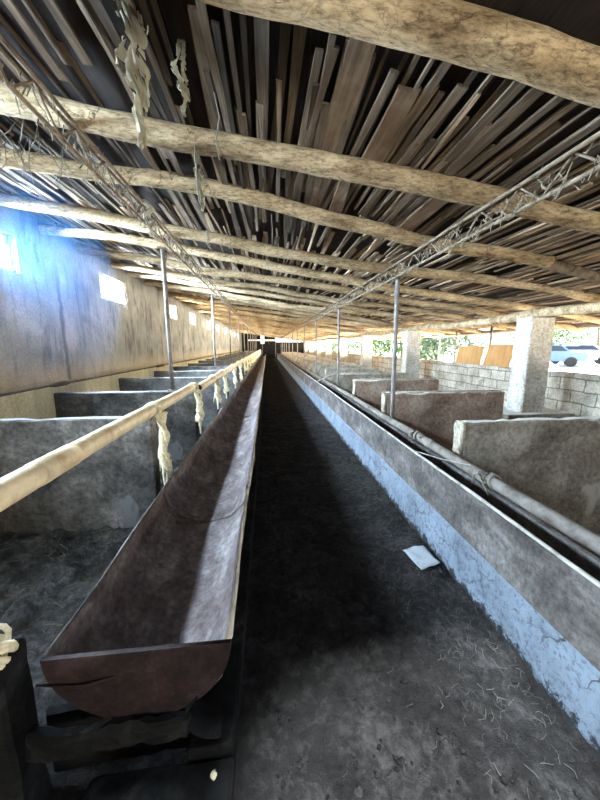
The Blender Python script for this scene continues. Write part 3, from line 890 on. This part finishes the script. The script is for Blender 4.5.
# plinth under the left troughs
bm = rough_box(LX0 - 0.10, LX1 - 0.16, 0.96, 38.3, -0.02, 0.255, 0.12, 0.012, 0.015, off=3, maxc=70)
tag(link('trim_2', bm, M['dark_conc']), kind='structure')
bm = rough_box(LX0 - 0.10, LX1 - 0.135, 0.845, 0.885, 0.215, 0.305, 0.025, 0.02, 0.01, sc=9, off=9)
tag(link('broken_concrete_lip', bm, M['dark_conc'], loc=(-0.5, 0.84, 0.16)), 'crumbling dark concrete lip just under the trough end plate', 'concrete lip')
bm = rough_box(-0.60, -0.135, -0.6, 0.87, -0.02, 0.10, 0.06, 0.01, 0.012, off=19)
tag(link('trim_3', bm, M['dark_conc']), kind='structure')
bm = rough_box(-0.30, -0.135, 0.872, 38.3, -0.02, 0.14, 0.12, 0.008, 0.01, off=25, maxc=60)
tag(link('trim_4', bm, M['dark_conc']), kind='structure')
# a broken curl of trough sheet below the right end
P = []
bm = bmesh.new()
ra, rb = [], []
for i in range(15):
    a = PI * (0.72 + 0.80 * i / 14)
    xx, zz = -0.185 + 0.10 * math.cos(a), 0.29 + 0.09 * math.sin(a)
    ra.append((xx, zz))
prev = None
for (xx, zz) in ra:
    ring = [bm.verts.new((xx, 0.86 + dy, zz)) for dy in (0.0, 0.10)] + [bm.verts.new((xx * 1.0 - 0.008, 0.86 + dy, zz - 0.008)) for dy in (0.10, 0.0)]
    if prev:
        for q in range(4): bm.faces.new((prev[q], prev[(q + 1) % 4], ring[(q + 1) % 4], ring[q]))
    else: bm.faces.new(ring[::-1])
    prev = ring
bm.faces.new(prev)
tag(link('bent_sheet', bm, M['dark_conc'], loc=(-0.2, 0.9, 0.2), smooth=True), 'dark curled metal sheet beside the trough end plate', 'metal sheet')
for (x, y, z, s, lb_) in ((-0.20, 0.82, 0.10, 0.011, 'pale pebble closest below the curled metal sheet'), (-0.33, 0.70, 0.10, 0.006, 'small pale pebble on the dark slab, upper of three'), (-0.36, 0.66, 0.10, 0.005, 'small pale pebble on the dark slab, middle of three'), (-0.31, 0.62, 0.10, 0.006, 'small pale pebble on the dark slab, lowest of three')):
    bm = bmesh.new(); bmesh.ops.create_icosphere(bm, subdivisions=2, radius=s, matrix=Matrix.Translation((x, y, z + s * 0.7)))
    for v in bm.verts: v.co += Vector((1, 1, 1)) * nz(v.co, 90) * s * 0.5
    tag(link('pebble', bm, M['rope'], loc=(x, y, z), smooth=True), lb_, 'pebble', 'pale pebbles by the trough end')
# broken block in the near corner with a cloth knot on it
bm = rough_box(-1.35, -0.765, 0.80, 0.92, -0.02, 0.60, 0.07, 0.01, 0.012, off=31)
tag(link('corner_block', bm, M['dark_conc'], loc=(-1.1, 0.83, 0)), 'dark concrete block in the bottom corner under a cream cloth knot', 'concrete block')
bm = bmesh.new()
rnd = random.Random(4)
for q in range(9):
    a0 = rnd.uniform(0, 6)
    P = []
    for i in range(9):
        t = i / 8
        P.append((-0.80 + 0.045 * math.cos(a0 + t * 4) * (0.5 + 0.5 * t), 0.84 + 0.05 * math.sin(a0 + t * 4), 0.605 + 0.065 * math.sin(t * PI) + 0.01 * rnd.random()))
    add_tube(bm, P, 0.009, 6)
tag(link('cloth_knot', bm, M['rope'], loc=(-0.80, 0.84, 0.6), smooth=True), 'crumpled cream cloth knot on the dark block in the bottom corner', 'cloth knot')

# ------------------------------------------------------------------ right side: kerb, troughs, pipe, dividers, wall, pillars
bm = rough_box(1.19, 1.66, -0.8, 38.3, -0.40, 0.33, 0.12, 0.010, 0.012, off=51, maxc=200)
tag(link('trim_5', bm, M['wash']), kind='structure')
rb_ = [-0.8, 2.95, 7.8, 13.0, 18.0, 23.0, 28.0, 33.0, 38.2]
for k in range(len(rb_) - 1):
    a, c = rb_[k], rb_[k + 1]
    t = empty('feed_trough', (1.36, a, 0.31))
    tag(t, ('grey concrete feed trough section closest to the camera above the blue-white kerb', 'second grey feed trough section, up to the dark joint slit', 'third grey feed trough section along the blue-white kerb')[k] if k < 3 else 'far grey feed trough section along the kerb',
        'feed trough', 'grey feed trough sections' if k < 3 else 'far grey feed trough sections')
    # tall front wall leaning slightly, rounded basin, lower back wall
    bm = bmesh.new()
    prof = [(1.190, 0.325), (1.200, 0.40), (1.198, 0.50), (1.193, 0.63), (1.222, 0.63), (1.232, 0.50), (1.255, 0.42), (1.31, 0.375), (1.40, 0.375), (1.46, 0.43), (1.475, 0.54), (1.505, 0.54), (1.505, 0.325)]
    n = max(2, int((c - a) / (0.1 if k < 2 else 0.3)))
    prev = None
    for j in range(n + 1):
        y = a + 0.008 + (c - a - 0.016) * j / n
        ring = [bm.verts.new((px + 0.010 * nz((y, pz * 2, k), 1.3) + 0.003 * nz((y * 3, pz * 9, px * 9), 1.7), y, pz + (0.008 * nz((y, 0, px * 4), 1.1) if pz > 0.4 else 0))) for px, pz in prof]
        if prev:
            m = len(ring)
            for q in range(m): bm.faces.new((prev[q], prev[(q + 1) % m], ring[(q + 1) % m], ring[q]))
        else: bm.faces.new(ring[::-1])
        prev = ring
    bm.faces.new(prev)
    link('basin', bm, M['trough_r'], t)
    link('rim', tube([(1.208 + 0.010 * nz((y, 1.26, k), 1.3), y, 0.632 + 0.008 * nz((y, 0, 1.2 * 4), 1.1)) for y in [a + 0.01 + (c - a - 0.02) * i / n for i in range(n + 1)]], [0.011 * (1 + 0.25 * nz((i, 0, k), 0.7)) for i in range(n + 1)], 6), M['rim'], t, smooth=True)

# pale pipe along the back of the right troughs
segs = [(-0.8, 2.85), (2.8, 7.0), (7.0, 12.0), (12, 18), (18, 24), (24, 31), (31, 38)]
for k, (a, c) in enumerate(segs):
    n = 16
    P = [(1.525 + 0.010 * nz((yy, k, 0), 0.8), yy, 0.585 + 0.012 * nz((yy, k, 4), 0.8)) for yy in [a + (c - a) * i / n for i in range(n + 1)]]
    t = empty('back_pipe', (1.525, a, 0.545))
    tag(t, ('pale dusty pipe lying behind the grey trough, closest length with a rope wrap', 'second length of pale pipe behind the grey trough, passing the tallest post')[k] if k < 2 else 'far length of pale pipe behind the grey trough', 'pipe', 'pale pipes behind the grey troughs' if k < 2 else 'far pale pipes')
    link('pipe', tube(P, 0.040, 12), M['pipe_g'], t, smooth=True)
    if k < 2:
        link('coupling', tube([P[-2], tuple(Vector(P[-2]).lerp(Vector(P[-1]), 0.5))], 0.047, 12), M['pipe_g'], t, smooth=True)
def wrap(x, y, z, r, n, seed):
    bm = bmesh.new(); rnd = random.Random(seed)
    for q in range(n):
        dy = (q - n / 2) * 0.022
        P = []
        for i in range(15):
            a = 2 * PI * i / 14
            P.append((x + math.cos(a) * r, y + dy + 0.015 * math.sin(a + q), z + math.sin(a) * r))
        add_tube(bm, P, 0.008, 6)
    for q in range(2):
        P = [(x - r * 0.5, y, z + r), (x - r + rnd.uniform(-0.05, 0), y + rnd.uniform(-0.08, 0.08), z + 0.03), (x - r - 0.05, y + rnd.uniform(-0.12, 0.12), z - 0.05)]
        add_tube(bm, P, [0.008, 0.007, 0.004], 5)
    return bm
tag(link('rope_wrap', wrap(1.525, 1.87, 0.585, 0.047, 4, 2), M['web'], loc=(1.525, 1.87, 0.585), smooth=True), 'grey rope wrapped round the pale pipe in front of the olive divider', 'rope wrap', 'rope wraps on the pale pipe')
tag(link('rope_wrap', wrap(1.525, 2.95, 0.585, 0.047, 4, 3), M['web'], loc=(1.525, 2.95, 0.585), smooth=True), 'dark rope wrapped round the pale pipe at its first joint', 'rope wrap', 'rope wraps on the pale pipe')
bm = tube([(1.21, 2.35, 0.64), (1.34, 2.2, 0.625), (1.50, 2.06, 0.62)], 0.005, 5)
tag(link('wire', bm, M['rim'], loc=(1.3, 2.2, 0.63)), 'thin pale wire stretched from trough rim to the pale pipe', 'wire')

# right dividers
RYD = [2.42, 4.2, 5.75, 7.3]
while RYD[-1] < 36: RYD.append(RYD[-1] + 1.6)
for k, yy in enumerate(RYD):
    x0 = 1.68; x1 = (3.4, 3.5, 3.35)[k] if k < 3 else 3.4 + random.uniform(-0.1, 0.1)
    zt = (0.855, 0.83, 0.85)[k] if k < 3 else 0.84 + random.uniform(-0.02, 0.02)
    bm = rough_box(x0, x1, yy, yy + 0.11, -0.36, zt, 0.08 if k < 2 else 0.25, 0.010, 0.014, off=60 + k * 2.3, chip=0.02)
    lab = ('big olive grey concrete stall divider closest to the camera beyond the pale pipe', 'reddish brown concrete stall divider just behind the tallest post', 'third brown stall divider behind the pale pipe')[k] if k < 3 else ('%s stall divider counted back along the pale pipe, pale grey' % ORD[k] if k < 6 else 'small far pale stall divider beyond the pale pipe')
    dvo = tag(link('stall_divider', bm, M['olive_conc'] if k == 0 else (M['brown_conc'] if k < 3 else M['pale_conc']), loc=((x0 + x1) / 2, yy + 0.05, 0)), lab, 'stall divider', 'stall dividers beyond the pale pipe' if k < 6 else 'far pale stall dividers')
    last_div = dvo.name
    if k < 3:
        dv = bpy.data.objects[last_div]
        link('lit_chipped_end', rough_box(x0 - 0.035, x0 + 0.01, yy - 0.006, yy + 0.114, 0.30, zt - 0.004, 0.03, 0.014, 0.012, sc=11, off=k * 5.1), M['pale_conc'], dv)  # chipped end slab; its paler concrete carries the light on that face
    if 0 < k < 4:
        bm = tube([(x0 - 0.06, yy + 0.04, zt + 0.012), (x0 + (x1 - x0) * 0.5, yy + 0.05, zt + 0.014 + 0.0), (x1 - 0.04, yy + 0.05, zt + 0.012), (x1 + 0.015, yy + 0.05, zt - 0.06), (x1 + 0.02, yy + 0.05, zt - 0.4)], 0.012, 7)
        tag(link('edge_tube', bm, M['rim'], loc=(x0, yy, zt), smooth=True), 'pale thin tube along the top of the %s' % ('reddish brown divider by the tallest post', 'third brown divider', 'fourth divider, a pale grey one')[k - 1], 'tube', 'pale tubes on the brown dividers')

# block wall
bm = rough_box(XB, XB + 0.2, -2.0, YEND, -0.1, 1.06, 0.2, 0.012, 0.01, off=90, chip=0.06, maxc=150)
tag(link('wall_right', bm, M['blocks']), kind='structure')

# pillars
PY = [4.56, 8.9, 13.2, 17.5, 21.8, 26.1, 30.4, 34.7]
for k, yy in enumerate(PY):
    bm = rough_box(4.10, 4.53, yy, yy + 0.32, -0.02, 1.95, 0.08 if k == 0 else 0.3, 0.014, 0.02, off=100 + k, sc=3)
    p = link('concrete_pillar', bm, M['pillar'], loc=(4.31, yy + 0.15, 0))
    tag(p, ('big square rough concrete pillar behind the olive divider', 'second concrete pillar, partly behind the tallest steel post', 'third concrete pillar back along the open side')[k] if k < 3 else 'small distant pale pillar on the open side', 'pillar', 'pillars on the open side' if k < 3 else 'far pillars on the open side')
    bm = rough_box(3.75, 4.95, yy - 0.15, yy + 0.5, -0.03, 0.42, 0.15, 0.012, 0.015, off=120 + k)
    tag(link('pillar_footing', bm, M['olive_conc'], loc=(4.3, yy, 0)), ('low concrete footing around the big near pillar', 'low concrete footing around the second pillar')[k] if k < 2 else 'low far concrete footing under a distant pillar', 'footing', 'pillar footings' if k < 2 else 'far pillar footings')

# boards leaning in the opening above the block wall
def board(y0, y1, z0, z1, skew, lab):
    bm = bmesh.new()
    vs = add_box(bm, 0, 0.025, y0, y1, z0, z1)
    for v in vs:
        v.co.x += XB + 0.05 + (v.co.z - z0) * 0.10
        v.co.y += skew * (v.co.z - z0)
    bmesh.ops.bevel(bm, geom=list(bm.edges), offset=0.004, segments=1, affect='EDGES')
    tag(link('board', bm, M['board'], loc=(XB + 0.05, y0, z0)), lab, 'board', 'orange boards on the block wall')
board(6.98, 7.95, 1.05, 1.50, -0.12, 'orange brown board on the block wall, the one farther from the big pillar')
board(6.08, 6.88, 1.05, 1.53, -0.22, 'orange brown slanted board on the block wall closest to the big pillar')

# eave poles and outer purlin
for k, (yy, x) in enumerate(((4.0, 6.3), (6.95, 5.25), (8.9, 5.6), (11.0, 6.3), (15.5, 6.3), (20.0, 6.3), (26, 6.3))):
    zt = roofz(x) + 0.04
    bm = log_bm((x, yy, -0.05), (x + 0.02, yy, zt), 0.03 if k else 0.036, 200 + k, steps=14, n=8, bend=0.02)
    tag(link('eave_pole', bm, M['pole'], loc=(x, yy, -0.05), smooth=True), ('wooden eave pole seen past the big pillar against the greenery', 'thin pole standing between the two orange boards', 'thin pole above the block wall past the orange boards')[k] if k < 3 else 'far thin eave pole on the open side', 'pole', 'eave poles' if k < 3 else 'far eave poles')
bm = log_bm((6.3, -1.5, roofz(6.3) + 0.06), (6.3, 39, roofz(6.3) + 0.06), 0.05, 311, steps=120, n=8, bend=0.05)
for v in bm.verts: pass
tag(link('eave_purlin', bm, M['pole'], loc=(6.3, -1.5, roofz(6.3)), smooth=True), 'grey wooden purlin along the outer eave edge', 'purlin')

# ------------------------------------------------------------------ hanging shreds and threads
def shred(name, x, y, ztop, L, w, seed, lab, mat='plastic', grp='hanging plastic shreds'):
    bm = bmesh.new(); nu, nv = 12, 44
    vs = {}
    for j in range(nv + 1):
        t = j / nv
        prof = (0.35 + 0.65 * math.sin(min(1, t * 1.9) * PI / 2)) * (1 - max(0, (t - 0.35) / 0.65) ** 0.8 * 0.85)
        for i in range(nu + 1):
            u = i / nu - 0.5
            ww = w * prof * (1 + 0.5 * nz((t * 6, seed, u), 1.3))
            vs[i, j] = bm.verts.new((x + u * ww + 0.03 * nz((t * 4, seed, 1), 1.3) + 0.015 * t, y + 0.06 * w / 0.15 * nz((u * 8, t * 5, seed), 1.4) + 0.012 * nz((u * 20, t * 22, seed), 1.4) + 0.03 * nz((t * 5, seed, 7), 1.2), ztop - L * t))
    for j in range(nv):
        for i in range(nu):
            if nz((i * 0.45, j * 0.2, seed * 2.3), 1.2) > 0.30 or (i in (0, 1, nu - 1, nu - 2) and nz((i, j * 0.6, seed * 5.3), 1.2) > 0.05): continue
            bm.faces.new((vs[i, j], vs[i + 1, j], vs[i + 1, j + 1], vs[i, j + 1]))
    bmesh.ops.delete(bm, geom=[v for v in bm.verts if not v.link_faces], context='VERTS')
    o = link(name, bm, M[mat], loc=(x, y, ztop), smooth=True)
    md = o.modifiers.new('thick', 'SOLIDIFY'); md.thickness = 0.003
    tag(o, lab, 'plastic shred', grp)
shred('plastic_shred', -0.555, 1.62, 2.93, 0.56, 0.15, 1, 'largest ragged plastic shred hanging near the top of the photo')
shred('plastic_shred', -0.37, 1.75, 2.90, 0.32, 0.07, 2, 'narrow pale plastic shred just beside the largest shred')
shred('plastic_shred', -0.50, 2.70, 2.86, 0.32, 0.10, 3, 'crumpled pale shred hanging between the second and third rafters')
shred('plastic_shred', -1.06, 3.2, 2.80, 0.30, 0.09, 4, 'ragged pale shred snagged on the lattice above the first rail-side post')
shred('plastic_shred', 0.02, 4.3, 2.70, 0.22, 0.05, 5, 'small cream shred hanging mid-roof behind the third rafter')
shred('plastic_shred', -0.62, 3.7, 2.74, 0.16, 0.05, 6, 'tiny cream shred hanging behind the third rafter')
def thread(P, r, lab):
    tag(link('hanging_thread', tube(P, r, 5), M['web'], loc=P[0], smooth=True), lab, 'thread', 'threads hanging from the roof')
thread([(-0.42, 2.2, 2.72), (-0.42, 2.2, 2.55), (-0.41, 2.2, 2.40), (-0.39, 2.22, 2.36)], 0.004, 'thin string with a hooked end hanging below the second rafter')
thread([(0.06, 2.98, 2.64), (0.065, 2.97, 2.5), (0.06, 2.98, 2.36)], 0.003, 'thin straight thread hanging mid-roof below the third rafter')
thread([(-0.25, 1.9, 2.80), (-0.23, 1.92, 2.7), (-0.25, 1.9, 2.58), (-0.24, 1.93, 2.5)], 0.004, 'short frayed thread hanging under the slats above the second rafter')
thread([(0.20, 38.0, 2.6), (0.2, 38.0, 1.7)], 0.012, 'far cord hanging before the dark end of the aisle')
# cobwebs in the near left corner of the roof
bm = bmesh.new(); rnd = random.Random(12)
for i in range(40):
    a = Vector((rnd.uniform(-2.1, -1.15), rnd.uniform(2.3, 2.9), 0)); a.z = roofz(a.x) + 0.1
    c = a + Vector((rnd.uniform(-0.15, 0.15), rnd.uniform(-0.1, 0.1), -rnd.uniform(0.08, 0.3)))
    add_tube(bm, [a, (a + c) / 2 + Vector((rnd.uniform(-0.04, 0.04), 0, -0.02)), c], [0.0025, 0.004, 0.001], 4)
o = link('cobweb', bm, M['web'], loc=(-1.6, 2.6, 2.85), smooth=True); tag(o, 'sooty cobwebs dangling from the dark slats behind the second rafter', 'cobweb', kind='stuff')

# ------------------------------------------------------------------ things on the aisle floor
bm = bmesh.new()
n = 10
def paper_pt(u, v):
    c = [Vector((0.965, 1.97, 0)), Vector((1.135, 1.99, 0)), Vector((1.155, 1.79, 0)), Vector((1.0, 1.75, 0))]
    p = c[0].lerp(c[1], u).lerp(c[3].lerp(c[2], u), v)
    p.z = floor_z(p.x, p.y) * 0.4 + 0.022 + 0.012 * nz((u * 2, v * 2, 3), 1.3) + 0.01 * u
    return p
vs = [[bm.verts.new(paper_pt(i / n, j / n)) for i in range(n + 1)] for j in range(n + 1)]
for j in range(n):
    for i in range(n): bm.faces.new((vs[j][i], vs[j][i + 1], vs[j + 1][i + 1], vs[j + 1][i]))
o = link('paper_sheet', bm, M['paper'], loc=(1.05, 1.88, 0), smooth=True)
md = o.modifiers.new('thick', 'SOLIDIFY'); md.thickness = 0.002
tag(o, 'crumpled white paper sheet on the dark floor by the blue-white kerb', 'paper')

bm = bmesh.new(); rnd = random.Random(3)
for i in range(1500):
    y = 0.7 + 3.5 * rnd.random() ** 0.8
    x = min(1.17, 1.17 - abs(rnd.gauss(0, 0.28)))
    if rnd.random() < 0.12: x = rnd.uniform(-0.05, 1.1)
    if x < -0.05: continue
    a = rnd.gauss(0.9, 0.8); L = rnd.uniform(0.02, 0.045) * (1 + 0.5 * min(2, max(0, y - 1)))
    z = floor_z(x, y) + 0.006
    d = Vector((math.cos(a), math.sin(a), 0)) * L / 2
    p = Vector((x, y, z))
    if p.x + abs(d.x) > 1.18: continue
    mid = p + Vector((rnd.uniform(-0.01, 0.01), rnd.uniform(-0.01, 0.01), 0.006))
    add_tube(bm, [p - d, mid, p + d + Vector((0, 0, rnd.uniform(0, 0.012)))], rnd.uniform(0.0007, 0.0016), 4)
tag(link('straw_litter', bm, M['straw'], loc=(1, 1.5, 0)), 'loose straw scattered on the dark aisle floor along the kerb', 'straw', kind='stuff')
# clods of dung and dirt along the floor
bm = bmesh.new(); rnd = random.Random(9)
for i in range(700):
    y = 0.7 + 5 * rnd.random() ** 1.5; x = rnd.uniform(-0.05, 1.15); s = 0.004 + 0.014 * rnd.random() ** 2
    r = bmesh.ops.create_icosphere(bm, subdivisions=1, radius=s, matrix=Matrix.Translation((x, y, floor_z(x, y) + s * 0.25)))
    for v in r['verts']: v.co += Vector((nz(v.co, 40, i), nz(v.co, 40, i + 5), nz(v.co, 40, i + 9) * 0.5)) * s * 0.6
tag(link('dirt_clods', bm, M['floor'], loc=(0.5, 2, 0)), 'small dark dirt clods strewn over the aisle floor', 'dirt', kind='stuff')
# clumpy litter in the near stalls
bm = bmesh.new(); rnd = random.Random(19)
for i in range(420):
    y = rnd.uniform(0.95, 2.5); x = rnd.uniform(-2.4, -0.78)
    a = rnd.uniform(0, PI); L = rnd.uniform(0.03, 0.14)
    z = floor_z(x, y) + 0.008
    d = Vector((math.cos(a), math.sin(a), 0)) * L / 2
    p = Vector((x, y, z))
    add_tube(bm, [p - d, p + Vector((0, 0, 0.004)), p + d], rnd.uniform(0.001, 0.003), 4)
tag(link('stall_litter', bm, M['truss'], loc=(-1.5, 1.7, 0.1)), 'matted straw and dung in the stall before the large dark divider', 'straw', kind='stuff')

# ------------------------------------------------------------------ outside: trees, vehicles
def tree(x, y, h, cw, lm, lab, seed, grp):
    t = empty('tree', (x, y, yard(x, y))); tag(t, lab, 'tree', grp)
    rnd = random.Random(seed)
    z0 = yard(x, y)
    link('trunk', tube([(x, y, z0 - 0.05), (x + 0.1, y, z0 + h * 0.25), (x - 0.05, y + 0.1, z0 + h * 0.6)], [0.16, 0.12, 0.06], 8), M['bark'], t, smooth=True)
    bm = bmesh.new()
    cl = [(Vector((x + rnd.uniform(-cw, cw) * 0.7, y + rnd.uniform(-cw, cw) * 0.7, z0 + h * rnd.uniform(0.2, 0.9))), cw * rnd.uniform(0.3, 0.55)) for _ in range(16)]
    for i in range(1500):
        c, r = rnd.choice(cl)
        d = Vector((rnd.gauss(0, 1), rnd.gauss(0, 1), rnd.gauss(0, 1))).normalized()
        p = c + d * r * rnd.uniform(0.6, 1.0)
        u = Vector((rnd.gauss(0, 1), rnd.gauss(0, 1), rnd.gauss(0, 1))).normalized() * rnd.uniform(0.10, 0.2)
        w = d.cross(u).normalized() * rnd.uniform(0.05, 0.1)
        bm.faces.new([bm.verts.new(q) for q in (p - u, p + w, p + u, p - w)])
    link('crown', bm, M[lm], t)
for k, (x, y, h, cw, lm, lab) in enumerate((
        (26.0, 27.5, 4.0, 3.2, 'leaf', 'green bushy tree seen past the big pillar'),
        (35.5, 30.5, 5.2, 3.4, 'leaf2', 'taller dusty tree behind the parked vehicles'),
        (34.0, 20.5, 4.2, 3.2, 'leaf2', 'dusty green tree at the photo edge past the big pillar'),
        (10.5, 18.5, 2.9, 2.2, 'leaf2', 'dusty green tree seen above the block wall past the orange boards'),
        (10.8, 24.5, 3.2, 2.4, 'leaf', 'pale green tree seen beside the second pillar'),
        (12, 34, 4, 2.8, 'leaf', 'far tree behind the distant pillars'), (10, 42, 4, 2.6, 'leaf', 'far tree behind the distant pillars'), (11, 52, 5, 3, 'leaf', 'far tree behind the distant pillars'))):
    tree(x, y, h, cw, lm, lab, 50 + k, 'trees in the yard' if k < 5 else 'far trees in the yard')
def car(x, y, rz, paint, lab):
    z0 = yard(x, y)
    t = empty('parked_car', (x, y, z0)); tag(t, lab, 'car', 'parked cars in the yard')
    mt = Matrix.Translation((x, y, z0)) @ Matrix.Rotation(rz, 4, 'Z')
    prof = [(-2.0, 0.35), (-2.05, 0.75), (-1.9, 0.95), (-1.2, 1.0), (-0.7, 1.42), (0.8, 1.45), (1.45, 1.0), (1.95, 0.9), (2.05, 0.6), (2.0, 0.35)]
    bm = bmesh.new()
    A = [bm.verts.new(mt @ Vector((px, -0.8 + (0.12 if pz > 1.1 else 0), pz))) for px, pz in prof]; B = [bm.verts.new(mt @ Vector((px, 0.8 - (0.12 if pz > 1.1 else 0), pz))) for px, pz in prof]
    bm.faces.new(A); bm.faces.new(B[::-1])
    for i in range(len(A)): bm.faces.new((A[i], A[(i + 1) % len(A)], B[(i + 1) % len(A)], B[i]))
    link('body', bm, M[paint], t)
    for s in (-1, 1):
        bm = bmesh.new()
        P = [(-1.02, 1.02), (-0.62, 1.36), (0.72, 1.38), (1.2, 1.02)]
        a = [bm.verts.new(mt @ Vector((px, s * (0.81 - (pz - 1.0) * 0.3), pz))) for px, pz in P]; b_ = [bm.verts.new(mt @ Vector((px, s * (0.79 - (pz - 1.0) * 0.3), pz))) for px, pz in P]
        bm.faces.new(a); bm.faces.new(b_[::-1])
        for i in range(4): bm.faces.new((a[i], a[(i + 1) % 4], b_[(i + 1) % 4], b_[i]))
        link('side_window', bm, M['glass'], t)
        for wx in (-1.25, 1.3):
            link('wheel', tube([mt @ Vector((wx, s * 0.62, 0.32)), mt @ Vector((wx, s * 0.82, 0.32))], 0.32, 16), M['tyre'], t)
car(19.3, 19.8, 2.4, 'car', 'blue parked car seen past the big pillar')
car(22.6, 20.6, 2.4, 'carw', 'white parked car beside the blue one in the yard')
car(27.5, 16.0, 2.4, 'car', 'blue parked car closer to the photo edge past the big pillar')

# ------------------------------------------------------------------ light
w = bpy.data.worlds.new('sky'); SC.world = w; w.use_nodes = True
nt = w.node_tree
bg = nt.nodes['Background']
tc = nt.nodes.new('ShaderNodeTexCoord'); sp = nt.nodes.new('ShaderNodeSeparateXYZ')
nt.links.new(tc.outputs['Generated'], sp.inputs[0])
cr = nt.nodes.new('ShaderNodeValToRGB')
cr.color_ramp.elements[0].position = 0.0; cr.color_ramp.elements[0].color = (0.95, 0.97, 1.0, 1)
cr.color_ramp.elements[1].position = 0.6; cr.color_ramp.elements[1].color = (0.50, 0.70, 1.0, 1)
nt.links.new(sp.outputs['Z'], cr.inputs[0]); nt.links.new(cr.outputs[0], bg.inputs['Color'])
bg.inputs['Strength'].default_value = 2.0

def sun(e, az, el, col, ang=0.5):
    l = bpy.data.lights.new('sun', 'SUN'); l.energy = e; l.color = col; l.angle = math.radians(ang)
    o = bpy.data.objects.new('sun', l); COL.objects.link(o)
    d = Vector((math.cos(el) * math.cos(az), math.cos(el) * math.sin(az), math.sin(el)))
    o.rotation_euler = d.to_track_quat('Z', 'Y').to_euler(); o.location = d * 30
sun(34.0, math.radians(40), math.radians(38), (1.0, 0.93, 0.80))

def area(name, loc, target, sx, sy, e, col):
    l = bpy.data.lights.new(name, 'AREA'); l.shape = 'RECTANGLE'; l.size = sx; l.size_y = sy; l.energy = e; l.color = col
    o = bpy.data.objects.new(name, l); COL.objects.link(o)
    o.location = loc
    d = (Vector(loc) - Vector(target)).normalized()
    o.rotation_euler = d.to_track_quat('Z', 'Y').to_euler()
# sky light arriving through the windows of the left wall, one lamp outside each opening
for k, (a, c) in enumerate(WIN):
    cy = (a + c) / 2
    area('window_daylight', (XW - 0.35, cy, 2.72), (0.3, cy, 0.4), 1.2, 0.7, (560, 1750, 1750)[k] if k < 3 else 380, (0.58, 0.78, 1.0) if k < 3 else (1.0, 0.95, 0.82))
# daylight through the openings of the open side, one lamp per bay outside the pillars
for yy, e in ((11.1, 330), (15.3, 700), (19.6, 850), (23.9, 850), (28.2, 850), (32.5, 700), (36.8, 350)):
    area('opening_daylight', (6.75, yy, 1.2), (2.0, yy, 2.3), 2.0, 0.9, e, (1.0, 0.89, 0.70))
# added fill lamp behind the camera, and one over the added roof gap
area('frontal_fill', (0.85, -2.3, 1.2), (0.85, 3, 1.9), 1.6, 1.8, 8, (0.95, 0.97, 1.0))
area('floor_patch_lamp', (0.45, -0.45, 5.2), (0.5, 0.6, 0.0), 0.2, 0.2, 680, (0.80, 0.93, 1.0))

# blue scattering volume added to imitate lens glare at the near windows
bm = bmesh.new()
bmesh.ops.create_icosphere(bm, subdivisions=4, radius=1.0)
for v in bm.verts:
    v.co = Vector((-3.07 + max(0.0, v.co.x) * 1.25, 3.6 + v.co.y * 2.2, 2.1 + v.co.z * 1.6))
bmesh.ops.remove_doubles(bm, verts=bm.verts, dist=1e-4)
mh = bpy.data.materials.new('blue_glare_volume'); mh.use_nodes = True
nt = mh.node_tree
nt.nodes.remove(nt.nodes['Principled BSDF'])
vsn = nt.nodes.new('ShaderNodeVolumeScatter'); vsn.inputs['Color'].default_value = (0.13, 0.47, 1.0, 1); vsn.inputs['Density'].default_value = 0.036; vsn.inputs['Anisotropy'].default_value = 0.3
nt.links.new(vsn.outputs[0], nt.nodes['Material Output'].inputs['Volume'])
hz = link('glare_haze', bm, mh, loc=(-3.07, 3.7, 2.15), smooth=True)
tag(hz, 'bluish dusty haze lit by the window at the photo edge, along the grey wall', 'haze', kind='stuff')

# ------------------------------------------------------------------ camera and view
cam = bpy.data.cameras.new('camera'); co = bpy.data.objects.new('camera', cam); COL.objects.link(co)
co.location = (0, 0, 1.5)
co.rotation_euler = (math.radians(90 - 9.881), 0, math.radians(-5.987))
cam.sensor_fit = 'HORIZONTAL'; cam.sensor_width = 36; cam.lens = 310 / 600 * 36
cam.clip_start = 0.02; cam.clip_end = 400
SC.camera = co
vs_ = SC.view_settings
vs_.view_transform = 'Standard'; vs_.look = 'None'; vs_.exposure = 1.4; vs_.gamma = 1.0
vs_.use_curve_mapping = False
SC.cycles.max_bounces = 10; SC.cycles.diffuse_bounces = 6
SC.cycles.sample_clamp_indirect = 8.0
for o in SC.objects:
    if '_o' in o: del o['_o']
